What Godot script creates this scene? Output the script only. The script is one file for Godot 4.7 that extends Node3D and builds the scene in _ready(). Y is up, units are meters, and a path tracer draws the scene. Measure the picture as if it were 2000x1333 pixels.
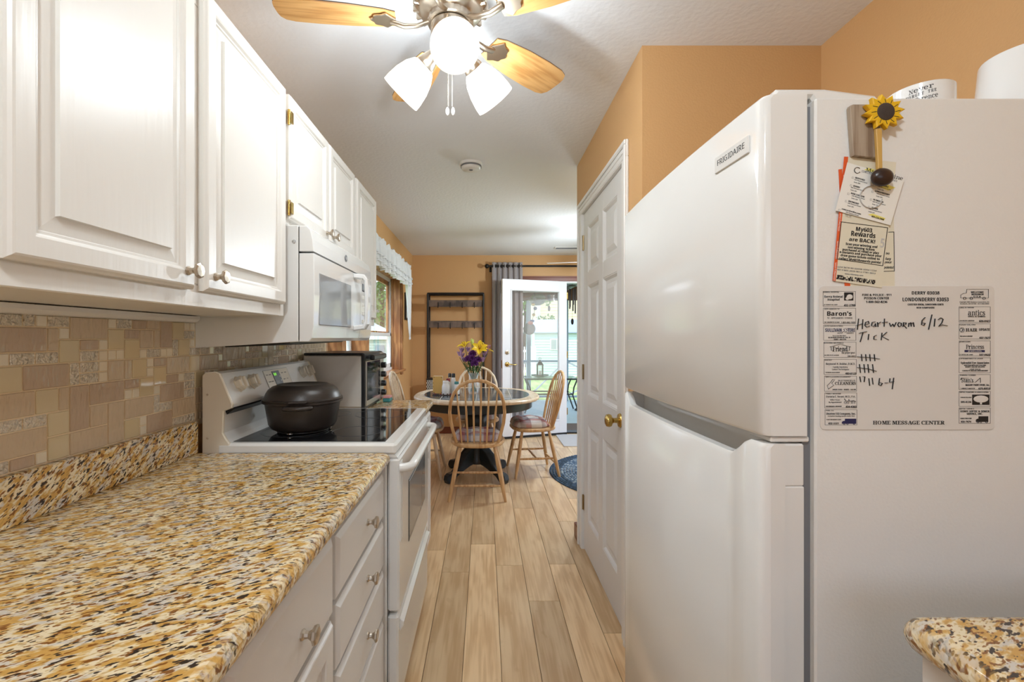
extends Node3D
# A galley kitchen that opens into a dining corner. x runs right, y up; "d" is the distance from the camera wall along -z.
const EYE := 1.283        # height of the lens
const WALL := -0.97       # inner face of the left wall
const KW := -0.94          # face of the kitchen part of that wall, behind counter and cabinets
const BACK := 6.17        # inner face of the far wall
const CEIL := 2.387
const COUNTER := 0.914
const Z1 := 1.475         # near side of the range
const Z2 := 2.235         # far side of the range
const ZEND := 2.71        # end of the counter run

var M := {}
var bases := {}
var taken := {}
var rng := RandomNumberGenerator.new()

# ---------------------------------------------------------------- mesh builder
class MB:
	var st := SurfaceTool.new()
	var flat := true
	var group := 0
	var tint := Color.WHITE
	func _init() -> void:
		st.begin(Mesh.PRIMITIVE_TRIANGLES)
	func v(p: Vector3, uv: Vector2) -> void:
		st.set_color(tint)
		st.set_smooth_group(-1 if flat else group)
		st.set_uv(uv)
		st.add_vertex(p)
	func tri(a: Vector3, b: Vector3, c: Vector3, ua := Vector2.ZERO, ub := Vector2.ZERO, uc := Vector2.ZERO) -> MB:
		v(a, ua)
		v(c, uc)
		v(b, ub)
		return self
	func tri_out(a: Vector3, b: Vector3, c: Vector3, from: Vector3) -> void:
		if (b - a).cross(c - a).dot((a + b + c) / 3.0 - from) < 0.0:
			tri(a, c, b)
		else:
			tri(a, b, c)
	func quad(a: Vector3, b: Vector3, c: Vector3, d: Vector3) -> MB:
		tri(a, b, c, Vector2(0, 0), Vector2(1, 0), Vector2(1, 1))
		tri(a, c, d, Vector2(0, 0), Vector2(1, 1), Vector2(0, 1))
		return self
	func block(c: Vector3, h: Vector3, bevel := 0.0) -> MB:
		var b := minf(bevel, minf(h.x, minf(h.y, h.z)) * 0.98)
		var p := func(sx: int, sy: int, sz: int, k: int) -> Vector3:
			return c + Vector3(sx * (h.x - (0.0 if k == 0 else b)), sy * (h.y - (0.0 if k == 1 else b)), sz * (h.z - (0.0 if k == 2 else b)))
		for s in [-1, 1]:
			for f in 3:
				var q := []
				for e in [[-1, -1], [1, -1], [1, 1], [-1, 1]]:
					var t := [0, 0, 0]
					t[f] = s
					t[(f + 1) % 3] = e[0]
					t[(f + 2) % 3] = e[1]
					q.append(p.call(t[0], t[1], t[2], f))
				tri_out(q[0], q[1], q[2], c)
				tri_out(q[0], q[2], q[3], c)
		if b > 0.0:
			for f in 3:
				for s1 in [-1, 1]:
					for s2 in [-1, 1]:
						var t := [0, 0, 0]
						t[(f + 1) % 3] = s1
						t[(f + 2) % 3] = s2
						t[f] = -1
						var a: Vector3 = p.call(t[0], t[1], t[2], (f + 1) % 3)
						var a2: Vector3 = p.call(t[0], t[1], t[2], (f + 2) % 3)
						t[f] = 1
						var e: Vector3 = p.call(t[0], t[1], t[2], (f + 1) % 3)
						var e2: Vector3 = p.call(t[0], t[1], t[2], (f + 2) % 3)
						tri_out(a, a2, e2, c)
						tri_out(a, e2, e, c)
			for sx in [-1, 1]:
				for sy in [-1, 1]:
					for sz in [-1, 1]:
						tri_out(p.call(sx, sy, sz, 0), p.call(sx, sy, sz, 1), p.call(sx, sy, sz, 2), c)
		return self
	# x0..x1, y0..y1 and depth d0..d1 (z = -d)
	func box(x0: float, x1: float, y0: float, y1: float, d0: float, d1: float, bevel := 0.0) -> MB:
		return block(Vector3((x0 + x1) / 2, (y0 + y1) / 2, -(d0 + d1) / 2), Vector3(absf(x1 - x0), absf(y1 - y0), absf(d1 - d0)) / 2, bevel)
	# a closed loop pushed along "off"; bevel rounds both rims
	func prism(loop_in: Array, off: Vector3, bevel := 0.0) -> MB:
		var loop := loop_in.duplicate()
		var n := Vector3.ZERO
		for i in loop.size():
			n += (loop[i] as Vector3).cross(loop[(i + 1) % loop.size()])
		if n.dot(off) < 0.0:
			loop.reverse()
			n = -n
		n = n.normalized()
		var k := loop.size()
		var inset := []
		for i in k:
			var e1: Vector3 = (loop[i] - loop[(i + k - 1) % k]).normalized()
			var e2: Vector3 = (loop[(i + 1) % k] - loop[i]).normalized()
			var m := (n.cross(e1) + n.cross(e2))
			m = m.normalized() / maxf(0.35, m.length() / 2.0)
			inset.append(loop[i] + m * bevel)
		var bd := off.normalized() * bevel
		var rings := [loop, []]
		if bevel > 0.0:
			rings = [inset, [], [], []]
			for i in k:
				rings[1].append(loop[i] + bd)
				rings[2].append(loop[i] + off - bd)
				rings[3].append(inset[i] + off)
		else:
			for i in k:
				rings[1].append(loop[i] + off)
		for r in rings.size() - 1:
			for i in k:
				var j := (i + 1) % k
				quad(rings[r][i], rings[r][j], rings[r + 1][j], rings[r + 1][i])
		var ax: Vector3 = ((loop[1] as Vector3) - loop[0]).normalized()
		var ay := n.cross(ax)
		for cap in [0, 1]:
			var ring: Array = rings[0] if cap == 0 else rings[-1]
			var p2 := PackedVector2Array()
			for q in ring:
				p2.append(Vector2(ax.dot(q), ay.dot(q)))
			var idx := Geometry2D.triangulate_polygon(p2)
			for t in range(0, idx.size(), 3):
				var a: Vector3 = ring[idx[t]]
				var b: Vector3 = ring[idx[t + 1]]
				var c: Vector3 = ring[idx[t + 2]]
				var up := (b - a).cross(c - a).dot(n) > 0.0
				if up == (cap == 1):
					tri(a, b, c)
				else:
					tri(a, c, b)
		return self
	# profile of (radius, height) from bottom to top about the y axis through "at"
	func lathe(prof: Array, segs: int, at := Vector3.ZERO, faceted := false, squash := 1.0) -> MB:
		flat = faceted
		group += 1
		for i in prof.size() - 1:
			var a: Vector2 = prof[i]
			var b: Vector2 = prof[i + 1]
			if i > 0 and absf((a - prof[i - 1]).angle_to(b - a)) > 0.7:
				group += 1
			for s in segs:
				var t0 := TAU * s / segs
				var t1 := TAU * (s + 1) / segs
				var p0 := at + Vector3(cos(t0) * a.x, a.y, -sin(t0) * a.x * squash)
				var p1 := at + Vector3(cos(t1) * a.x, a.y, -sin(t1) * a.x * squash)
				var q0 := at + Vector3(cos(t0) * b.x, b.y, -sin(t0) * b.x * squash)
				var q1 := at + Vector3(cos(t1) * b.x, b.y, -sin(t1) * b.x * squash)
				if a.x > 1e-6:
					tri(p0, p1, q1 if b.x > 1e-6 else q0)
				if b.x > 1e-6:
					tri(p0, q1, q0)
		flat = true
		return self
	func tube(path: Array, radius: Variant, sides := 8, closed := false, squash := 1.0) -> MB:
		flat = false
		group += 1
		var n := path.size()
		var up := Vector3.UP
		var t0: Vector3 = (path[1] - path[0]).normalized()
		if absf(t0.dot(up)) > 0.9:
			up = Vector3.RIGHT
		var side := t0.cross(up).normalized()
		var rings := []
		for i in n:
			var t: Vector3
			if closed:
				t = (path[(i + 1) % n] - path[(i + n - 1) % n]).normalized()
			else:
				t = (path[mini(i + 1, n - 1)] - path[maxi(i - 1, 0)]).normalized()
			side = (side - t * side.dot(t)).normalized()
			var oth := side.cross(t).normalized()
			var r: float = radius[i] if radius is Array else radius
			var ring := []
			for s in sides:
				var a := TAU * s / sides
				ring.append(path[i] + (side * cos(a) + oth * sin(a) * squash) * r)
			rings.append(ring)
		for i in (n if closed else n - 1):
			for s in sides:
				var j := (s + 1) % sides
				var r2: Array = rings[(i + 1) % n]
				quad(rings[i][s], r2[s], r2[j], rings[i][j])
		if not closed:
			group += 1
			for s in range(1, sides - 1):
				tri(rings[0][0], rings[0][s], rings[0][s + 1])
				tri(rings[-1][0], rings[-1][s + 1], rings[-1][s])
		flat = true
		return self
	func blob(c: Vector3, r: Vector3, segs := 12, rows := 7) -> MB:
		flat = false
		group += 1
		var pt := func(i: int, s: int) -> Vector3:
			var th := PI * i / rows - PI / 2
			var a := TAU * s / segs
			return c + Vector3(cos(th) * cos(a) * r.x, sin(th) * r.y, -cos(th) * sin(a) * r.z)
		for i in rows:
			for s in segs:
				var a: Vector3 = pt.call(i, s)
				var b: Vector3 = pt.call(i, s + 1)
				var e: Vector3 = pt.call(i + 1, s + 1)
				var f: Vector3 = pt.call(i + 1, s)
				if i > 0:
					tri(a, b, e)
				if i < rows - 1:
					tri(a, e, f)
		flat = true
		return self
	# surface from a grid of points, grid[row][column]; seen from the side where rows go up and columns go right
	func grid(g: Array, both := 0.0) -> MB:
		flat = false
		group += 1
		for r in g.size() - 1:
			for c in g[r].size() - 1:
				var u0: float = float(c) / (g[r].size() - 1)
				var u1: float = float(c + 1) / (g[r].size() - 1)
				var v0 := float(r) / (g.size() - 1)
				var v1 := float(r + 1) / (g.size() - 1)
				tri(g[r][c], g[r][c + 1], g[r + 1][c + 1], Vector2(u0, v0), Vector2(u1, v0), Vector2(u1, v1))
				tri(g[r][c], g[r + 1][c + 1], g[r + 1][c], Vector2(u0, v0), Vector2(u1, v1), Vector2(u0, v1))
		flat = true
		return self
	func mesh() -> ArrayMesh:
		st.generate_normals()
		st.index()
		return st.commit()

func mb() -> MB:
	return MB.new()
func at(x: float, y: float, d: float) -> Vector3:
	return Vector3(x, y, -d)

# ---------------------------------------------------------------- scene tree helpers
func numbered(called: String) -> String:
	if not taken.has(called):
		taken[called] = 0
		return called
	taken[called] += 1
	return "%s_%03d" % [called, taken[called]]
func describe(o: Node, label: String, category: String, group := "") -> void:
	o.set_meta("label", label)
	o.set_meta("category", category)
	if group != "":
		o.set_meta("group", group)
func thing(called: String, label: String, category: String, base: Vector3, group := "", turn := 0.0) -> Node3D:
	var o := Node3D.new()
	o.name = numbered(called)
	add_child(o)
	o.position = base
	o.rotation.y = turn
	if turn == 0.0:
		bases[o] = base
	describe(o, label, category, group)
	return o
func local_thing(called: String, label: String, category: String, base: Vector3, turn := 0.0, group := "") -> Node3D:
	var o := thing(called, label, category, base, group, turn)
	bases.erase(o)
	return o
func structure(called: String, base := Vector3.ZERO, label := "", category := "") -> Node3D:
	var o := Node3D.new()
	o.name = called
	add_child(o)
	o.position = base
	bases[o] = base
	o.set_meta("kind", "structure")
	if label != "":
		describe(o, label, category)
	return o
func part(parent: Node, called: String, shape: Variant, material: Material, x := Transform3D.IDENTITY, label := "") -> MeshInstance3D:
	var o := MeshInstance3D.new()
	o.name = called
	o.mesh = shape.mesh() if shape is MB else shape
	o.material_override = material
	o.cast_shadow = GeometryInstance3D.SHADOW_CASTING_SETTING_ON
	parent.add_child(o, true)
	o.transform = Transform3D(Basis.IDENTITY, -bases[parent]) * x if bases.has(parent) else x
	if label != "":
		o.set_meta("label", label)
	return o
func wall(called: String, shape: MB, material: Material, label := "", category := "") -> MeshInstance3D:
	var o := MeshInstance3D.new()
	o.name = called
	o.mesh = shape.mesh()
	o.material_override = material
	add_child(o)
	o.set_meta("kind", "structure")
	if label != "":
		describe(o, label, category)
	return o

# local frames: x across, y up, z out of the face
const FACE_RIGHT := Basis(Vector3(0, 0, -1), Vector3(0, 1, 0), Vector3(1, 0, 0))     # fronts on the left side look to +x; local x = depth
const FACE_LEFT := Basis(Vector3(0, 0, 1), Vector3(0, 1, 0), Vector3(-1, 0, 0))      # fronts on the right side look to -x
const FACE_NEAR := Basis(Vector3(1, 0, 0), Vector3(0, 1, 0), Vector3(0, 0, 1))       # looks to the camera wall

# ---------------------------------------------------------------- materials
func srgb(r: float, g: float, b: float) -> Color:
	return Color(r / 255.0, g / 255.0, b / 255.0)
func mat(called: String, color: Color, rough := 0.5, metal := 0.0) -> StandardMaterial3D:
	var m := StandardMaterial3D.new()
	m.resource_name = called
	m.albedo_color = color
	m.roughness = rough
	m.metallic = metal
	M[called] = m
	return m
func noise(freq: float, octaves := 4, kind := FastNoiseLite.TYPE_SIMPLEX_SMOOTH, noise_seed := 1) -> FastNoiseLite:
	var n := FastNoiseLite.new()
	n.noise_type = kind
	n.frequency = freq
	n.fractal_octaves = octaves
	n.seed = noise_seed
	return n
func relief(m: StandardMaterial3D, freq: float, height_cm: float, size: Vector3, stretch := Vector2i(256, 256), noise_seed := 3) -> void:
	var im := noise(freq, 3, FastNoiseLite.TYPE_SIMPLEX_SMOOTH, noise_seed).get_seamless_image(stretch.x, stretch.y)
	im.resize(256, 256, Image.INTERPOLATE_CUBIC)
	m.heightmap_enabled = true
	m.heightmap_texture = ImageTexture.create_from_image(im)
	m.heightmap_scale = height_cm
	m.uv1_triplanar = true
	m.uv1_world_triplanar = true
	m.uv1_scale = size
func glass(called: String, color: Color, alpha: float, rough := 0.02) -> StandardMaterial3D:
	var m := mat(called, Color(color.r, color.g, color.b, alpha), rough)
	m.transparency = BaseMaterial3D.TRANSPARENCY_ALPHA
	return m
func glow(called: String, color: Color, energy: float) -> StandardMaterial3D:
	var m := mat(called, color, 0.4)
	m.emission_enabled = true
	m.emission = color
	m.emission_energy_multiplier = energy
	return m
func textured(m: StandardMaterial3D, im: Image, size: Vector3, world := true, triplanar := true) -> StandardMaterial3D:
	m.albedo_texture = ImageTexture.create_from_image(im)
	m.uv1_triplanar = triplanar
	m.uv1_world_triplanar = world and triplanar
	m.uv1_scale = size
	return m

func granite_image() -> Image:
	var w := 1024
	# crystals longer than wide that lean one way: squat noise pulled tall, then sheared
	var big := noise(0.006, 3, FastNoiseLite.TYPE_SIMPLEX_SMOOTH, 11).get_seamless_image(w, w)
	var tall := func(freq: float, oct: int, noise_seed: int, by: int) -> Image:
		var im := noise(freq, oct, FastNoiseLite.TYPE_SIMPLEX_SMOOTH, noise_seed).get_seamless_image(w, w / by)
		im.resize(w, w, Image.INTERPOLATE_CUBIC)
		return im
	var a: Image = tall.call(0.018, 4, 21, 1)
	var b: Image = tall.call(0.034, 3, 31, 1)
	var c: Image = tall.call(0.036, 3, 41, 1)
	var e: Image = tall.call(0.012, 4, 51, 1)
	var f: Image = tall.call(0.06, 2, 61, 1)
	var db := big.get_data()
	var da := a.get_data()
	var dd := b.get_data()
	var dc := c.get_data()
	var de := e.get_data()
	var df := f.get_data()
	var out := PackedByteArray()
	out.resize(w * w * 3)
	var gold := Vector3(206, 160, 86)
	var cream := Vector3(232, 216, 182)
	var pale := Vector3(206, 199, 192)
	var rust := Vector3(128, 78, 34)
	var dark := Vector3(48, 38, 34)
	var n := w * w
	for y in w:
		for x in w:
			var i := y * w + x
			var s := y * w + ((x + y) & (w - 1))
			var drift := (db[i] / 255.0 - 0.5)
			var col := gold.lerp(cream, smoothstep(0.38, 0.60, da[s] / 255.0 + drift * 0.25))
			col = col.lerp(pale, smoothstep(0.56, 0.68, de[s] / 255.0 - drift * 0.2) * 0.85)
			col = col.lerp(gold * 0.86, smoothstep(0.60, 0.72, df[s] / 255.0) * 0.5)
			col = col.lerp(rust, smoothstep(0.66, 0.73, dd[s] / 255.0) * 0.9)
			col = col.lerp(dark, smoothstep(0.635, 0.69, dc[s] / 255.0 * 0.8 + df[(s + 7000) % n] / 255.0 * 0.2 + (de[(s + 90000) % n] / 255.0 - 0.5) * 0.22) * 0.95)
			out[i * 3] = int(col.x)
			out[i * 3 + 1] = int(col.y)
			out[i * 3 + 2] = int(col.z)
	return Image.create_from_data(w, w, false, Image.FORMAT_RGB8, out)

func wood_image(light: Vector3, deep: Vector3, w: int, h: int, noise_seed: int, knots := 0.0) -> Image:
	# grain runs along the picture's height
	var fine := noise(0.05, 3, FastNoiseLite.TYPE_SIMPLEX_SMOOTH, noise_seed).get_seamless_image(w, h / 16)
	fine.resize(w, h, Image.INTERPOLATE_CUBIC)
	var broad := noise(0.012, 3, FastNoiseLite.TYPE_SIMPLEX_SMOOTH, noise_seed + 7).get_seamless_image(w, h / 4)
	broad.resize(w, h, Image.INTERPOLATE_CUBIC)
	var spot := noise(0.014, 2, FastNoiseLite.TYPE_SIMPLEX_SMOOTH, noise_seed + 9).get_seamless_image(w, h)
	var df := fine.get_data()
	var dbb := broad.get_data()
	var ds := spot.get_data()
	var out := PackedByteArray()
	out.resize(w * h * 3)
	for i in w * h:
		var t := clampf(0.55 * dbb[i] / 255.0 + 0.45 * df[i] / 255.0, 0.0, 1.0)
		t = smoothstep(0.3, 0.75, t)
		t = clampf(t + knots * smoothstep(0.80, 0.95, ds[i] / 255.0), 0.0, 1.0)
		var col := light.lerp(deep, t)
		out[i * 3] = int(col.x)
		out[i * 3 + 1] = int(col.y)
		out[i * 3 + 2] = int(col.z)
	return Image.create_from_data(w, h, false, Image.FORMAT_RGB8, out)

func plaid_image() -> Image:
	var im := Image.create(256, 256, false, Image.FORMAT_RGB8)
	var cols := [srgb(214, 208, 204), srgb(150, 58, 46), srgb(112, 108, 118), srgb(214, 208, 204)]
	for y in 256:
		for x in 256:
			var a: Color = cols[(x / 64) % 4]
			var b: Color = cols[(y / 64) % 4]
			var c := a.lerp(b, 0.5)
			if (x / 64) % 4 == (y / 64) % 4:
				c = a
			var k := 0.94 + 0.06 * float((x + y) % 3)
			im.set_pixel(x, y, Color(c.r * k, c.g * k, c.b * k))
	return im

func make_materials() -> void:
	var m: StandardMaterial3D
	m = mat("cabinet_paint", srgb(228, 223, 216), 0.32)
	relief(m, 0.03, 0.022, Vector3(7, 3.5, 7), Vector2i(256, 40), 5)
	mat("base_cabinet_paint", srgb(226, 222, 218), 0.33)
	m = mat("wall_paint", srgb(208, 162, 110), 0.55)
	relief(m, 0.09, 0.05, Vector3(4, 4, 4))
	m = mat("ceiling_paint", srgb(234, 234, 236), 0.8)
	relief(m, 0.05, 0.08, Vector3(2.5, 2.5, 2.5))
	mat("trim_paint", srgb(230, 226, 222), 0.35)
	mat("door_paint", srgb(222, 219, 217), 0.35)
	mat("exterior_door_paint", srgb(232, 233, 238), 0.35)
	m = mat("granite", Color.WHITE, 0.07)
	textured(m, granite_image(), Vector3(1.75, 1.75, 1.75))
	for i in 3:
		m = mat("plank_%d" % i, Color.WHITE, 0.3)
		var tone: float = [1.0, 0.94, 1.05][i]
		textured(m, wood_image(Vector3(228, 196, 154) * tone, Vector3(206, 168, 124) * tone, 256, 1024, 60 + 20 * i, 0.35), Vector3.ONE, false, false)
	mat("seam", srgb(96, 68, 44), 0.8)
	mat("appliance_white", srgb(232, 231, 229), 0.12)
	mat("microwave_white", srgb(234, 233, 231), 0.06)
	mat("faint_ring", srgb(70, 70, 72), 0.3)
	m = mat("fridge_side", srgb(232, 231, 229), 0.42)
	relief(m, 0.06, 0.03, Vector3(9, 9, 9))
	mat("bisque", srgb(226, 216, 198), 0.22)
	mat("range_white", srgb(232, 230, 226), 0.12)
	mat("cooktop_glass", srgb(20, 20, 22), 0.05)
	M.cooktop_glass.albedo_color = Color.WHITE
	var speck := Image.create(512, 512, false, Image.FORMAT_RGB8)
	speck.fill(srgb(22, 22, 24))
	var r2 := RandomNumberGenerator.new()
	r2.seed = 5
	for i in 9000:
		var g := r2.randi_range(60, 120)
		speck.set_pixel(r2.randi_range(0, 511), r2.randi_range(0, 511), Color8(g, g, g - 5))
	textured(M.cooktop_glass, speck, Vector3(4, 4, 4))
	mat("black_plastic", srgb(24, 24, 26), 0.35)
	mat("rubber", srgb(30, 30, 30), 0.8)
	m = mat("cast_iron", srgb(54, 46, 41), 0.34, 0.2)
	relief(m, 0.12, 0.03, Vector3(10, 10, 10))
	mat("steel", srgb(196, 190, 182), 0.28, 0.9)
	mat("toaster_side", srgb(220, 210, 198), 0.25, 0.1)
	mat("nickel", srgb(196, 184, 168), 0.28, 1.0)
	mat("chrome", srgb(220, 220, 222), 0.1, 1.0)
	mat("brass", srgb(196, 166, 96), 0.25, 1.0)
	mat("aged_brass", srgb(150, 130, 96), 0.35, 1.0)
	mat("dark_iron", srgb(36, 33, 32), 0.45, 0.4)
	mat("dark_glass", srgb(30, 31, 33), 0.05)
	mat("oven_window", srgb(150, 152, 154), 0.08)
	glass("clear_glass", Color.WHITE, 0.04)
	glass("vase_glass", srgb(225, 235, 240), 0.16)
	mat("grout", srgb(222, 200, 166), 0.8)
	for i in 5:
		var c: Color = [srgb(188, 164, 140), srgb(200, 178, 150), srgb(208, 190, 154), srgb(224, 212, 190), srgb(224, 212, 194)][i]
		m = mat("tile_%d" % i, c, [0.16, 0.18, 0.06, 0.06, 0.06][i])
		if i < 2:
			relief(m, 0.02, 0.22, Vector3(9, 9, 9), Vector2i(256, 90), 70 + i)
		elif i == 4:
			relief(m, 0.03, 0.9, Vector3(9, 9, 9), Vector2i(256, 256), 75)
			m.metallic = 0.15
	m = mat("fan_wood", Color.WHITE, 0.3)
	var fim := wood_image(Vector3(222, 172, 108), Vector3(196, 140, 78), 256, 512, 150)
	fim.rotate_90(CLOCKWISE)
	textured(m, fim, Vector3(2.5, 5, 5), false)
	mat("fan_wood_edge", srgb(60, 38, 24), 0.5)
	m = mat("oak", Color.WHITE, 0.35)
	textured(m, wood_image(Vector3(214, 176, 128), Vector3(176, 128, 80), 128, 256, 170), Vector3(5, 2, 5), false)
	m = mat("pale_oak", Color.WHITE, 0.4)
	textured(m, wood_image(Vector3(226, 208, 182), Vector3(200, 172, 138), 128, 256, 175), Vector3(5, 2, 5), false)
	m = mat("window_wood", Color.WHITE, 0.35)
	textured(m, wood_image(Vector3(200, 148, 98), Vector3(158, 104, 62), 128, 256, 180), Vector3(4, 2, 4))
	m = mat("cherry_wood", srgb(120, 62, 40), 0.35)
	m = mat("rack_wood", Color.WHITE, 0.6)
	textured(m, wood_image(Vector3(112, 92, 80), Vector3(70, 58, 54), 128, 256, 190), Vector3(2, 5, 2))
	m = mat("driftwood", Color.WHITE, 0.6)
	textured(m, wood_image(Vector3(172, 156, 138), Vector3(128, 108, 90), 128, 256, 195), Vector3(14, 5, 14))
	mat("table_tile", srgb(52, 66, 72), 0.12)
	mat("table_grout", srgb(196, 190, 180), 0.7)
	mat("table_dark", srgb(30, 38, 42), 0.3)
	m = mat("plaid", Color.WHITE, 0.9)
	textured(m, plaid_image(), Vector3(5, 5, 5), false)
	m.rim_enabled = true
	m.rim = 0.3
	mat("curtain_grey", srgb(158, 150, 150), 0.85)
	m = mat("lace", srgb(238, 240, 244), 0.9)
	m.backlight_enabled = true
	m.backlight = Color(0.35, 0.35, 0.36)
	relief(m, 0.12, 0.25, Vector3(9, 9, 9))
	m = mat("rug", Color.WHITE, 0.95)
	m.vertex_color_use_as_albedo = true
	m = mat("coir", srgb(110, 92, 78), 0.95)
	relief(m, 0.2, 0.4, Vector3(6, 6, 6))
	mat("pale_mat", srgb(196, 194, 196), 0.95)
	m = mat("lamp_shade_glass", srgb(250, 246, 240), 0.35)
	m.emission_enabled = true
	m.emission = srgb(255, 246, 232)
	m.emission_energy_multiplier = 0.62
	m = mat("lamp_shade_lining", srgb(70, 68, 66), 0.5)
	m.emission_enabled = true
	m.emission = srgb(255, 248, 238)
	m.emission_energy_multiplier = 0.34
	glow("bulb_glow", srgb(255, 248, 236), 2.5)
	glow("clock_light", srgb(120, 220, 40), 0.7)
	mat("paper", srgb(238, 236, 230), 0.7)
	mat("ticket_paper", srgb(226, 220, 200), 0.6)
	mat("ticket_orange", srgb(224, 92, 40), 0.6)
	mat("ink", srgb(30, 30, 32), 0.6)
	mat("grey_ink", srgb(120, 120, 124), 0.6)
	mat("navy_ink", srgb(34, 36, 84), 0.6)
	mat("yellow_marker", srgb(236, 226, 120), 0.7)
	mat("pale_grey_print", srgb(196, 193, 190), 0.7)
	mat("board_white", srgb(222, 219, 215), 0.3)
	mat("sunflower_yellow", srgb(232, 184, 28), 0.5)
	mat("sunflower_heart", srgb(84, 72, 66), 0.8)
	relief(M.sunflower_heart, 0.2, 0.3, Vector3(20, 20, 20))
	mat("dark_wood", srgb(48, 30, 26), 0.3)
	mat("ceramic", srgb(236, 235, 234), 0.12)
	mat("lily", srgb(250, 212, 30), 0.5)
	mat("lily_bud", srgb(196, 208, 96), 0.5)
	mat("mum_purple", srgb(92, 34, 110), 0.7)
	mat("lilac", srgb(176, 140, 176), 0.7)
	mat("leaf", srgb(66, 96, 48), 0.6)
	M.leaf.backlight_enabled = true
	M.leaf.backlight = Color(0.2, 0.3, 0.1)
	mat("gold_wood", srgb(206, 166, 92), 0.45)
	mat("red_cap", srgb(130, 30, 34), 0.4)
	mat("teal", srgb(56, 130, 130), 0.4)
	mat("pink", srgb(220, 150, 150), 0.5)
	# outside
	mat("porch_grey", srgb(150, 166, 178), 0.6)
	m = mat("deck", srgb(176, 190, 186), 0.6)
	relief(m, 0.05, 0.1, Vector3(1, 4, 8))
	mat("brown_beam", srgb(104, 66, 44), 0.6)
	mat("porch_ceiling", srgb(150, 152, 158), 0.7)
	mat("yellow_siding", srgb(212, 203, 168), 0.6)
	mat("mint_siding", srgb(184, 202, 194), 0.6)
	mat("white_trim", srgb(236, 238, 240), 0.5)
	mat("shed_roof", srgb(140, 152, 162), 0.8)
	mat("roof_shingle", srgb(120, 112, 106), 0.9)
	mat("shed_glass", srgb(150, 160, 156), 0.15)
	m = mat("lawn", Color.WHITE, 0.95)
	var gim := wood_image(Vector3(158, 172, 108), Vector3(126, 146, 84), 256, 256, 300)
	textured(m, gim, Vector3(0.5, 0.5, 0.5))
	m = mat("foliage", srgb(96, 132, 60), 0.6)
	m.backlight_enabled = true
	m.backlight = Color(0.35, 0.45, 0.15)
	mat("bark", srgb(92, 76, 62), 0.9)
	mat("patio_black", srgb(34, 40, 40), 0.4)
	mat("verdigris", srgb(108, 112, 100), 0.5, 0.5)
	mat("copper_orange", srgb(190, 96, 44), 0.5)
	mat("ornament_blue", srgb(44, 60, 104), 0.4)

# ---------------------------------------------------------------- shared shapes
# nested rectangles in a local face (x across, y up, z out): steps of (inset, z)
func nested(b: MB, x0: float, x1: float, y0: float, y1: float, steps: Array, cap := true) -> void:
	for i in steps.size() - 1:
		var p: Vector2 = steps[i]
		var q: Vector2 = steps[i + 1]
		var o := [Vector3(x0 + p.x, y0 + p.x, p.y), Vector3(x1 - p.x, y0 + p.x, p.y), Vector3(x1 - p.x, y1 - p.x, p.y), Vector3(x0 + p.x, y1 - p.x, p.y)]
		var n := [Vector3(x0 + q.x, y0 + q.x, q.y), Vector3(x1 - q.x, y0 + q.x, q.y), Vector3(x1 - q.x, y1 - q.x, q.y), Vector3(x0 + q.x, y1 - q.x, q.y)]
		for k in 4:
			b.quad(o[k], o[(k + 1) % 4], n[(k + 1) % 4], n[k])
	if cap:
		var l: Vector2 = steps[-1]
		b.quad(Vector3(x0 + l.x, y0 + l.x, l.y), Vector3(x1 - l.x, y0 + l.x, l.y), Vector3(x1 - l.x, y1 - l.x, l.y), Vector3(x0 + l.x, y1 - l.x, l.y))
# a framed leaf with sunk openings; returns the frame, and fills "fields" with the rectangles of the openings
func framed(w: float, h: float, t: float, xs: Array, ys: Array, bevel: float, fields: Array) -> MB:
	var b := mb()
	var px := 0.0
	for c in xs + [[w, w]]:
		b.block(Vector3((px + c[0]) / 2, h / 2, t / 2), Vector3((c[0] - px) / 2, h / 2, t / 2), bevel)
		px = c[1]
	for c in xs:
		var py := 0.0
		for r in ys + [[h, h]]:
			b.block(Vector3((c[0] + c[1]) / 2, (py + r[0]) / 2, t / 2 - 0.0002), Vector3((c[1] - c[0]) / 2 + 0.004, (r[0] - py) / 2, t / 2 - 0.0004), minf(bevel, 0.002))
			py = r[1]
		for r in ys:
			fields.append([c[0], c[1], r[0], r[1]])
	return b
func panel_leaf(parent: Node, called: String, w: float, h: float, t: float, xs: Array, ys: Array, material: Material, x: Transform3D, raised: Array, bevel := 0.006) -> MeshInstance3D:
	var fields := []
	var leaf := part(parent, called, framed(w, h, t, xs, ys, bevel, fields), material, x)
	for f in fields:
		var b := mb()
		nested(b, f[0], f[1], f[2], f[3], raised)
		part(leaf, "panel", b, material)
	return leaf
func knob_mesh() -> ArrayMesh:
	# eight-sided flared knob standing on +z
	var b := mb()
	b.lathe([Vector2(0, 0), Vector2(0.0095, 0), Vector2(0.0095, 0.003), Vector2(0.0065, 0.006), Vector2(0.006, 0.012), Vector2(0.0095, 0.018), Vector2(0.0165, 0.022), Vector2(0.0165, 0.026), Vector2(0.013, 0.028), Vector2(0, 0.029)], 8, Vector3.ZERO, true)
	return b.mesh()
const ON_FACE := Basis(Vector3(1, 0, 0), Vector3(0, 0, 1), Vector3(0, -1, 0))   # turns the y axis of a lathe to local +z
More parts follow.
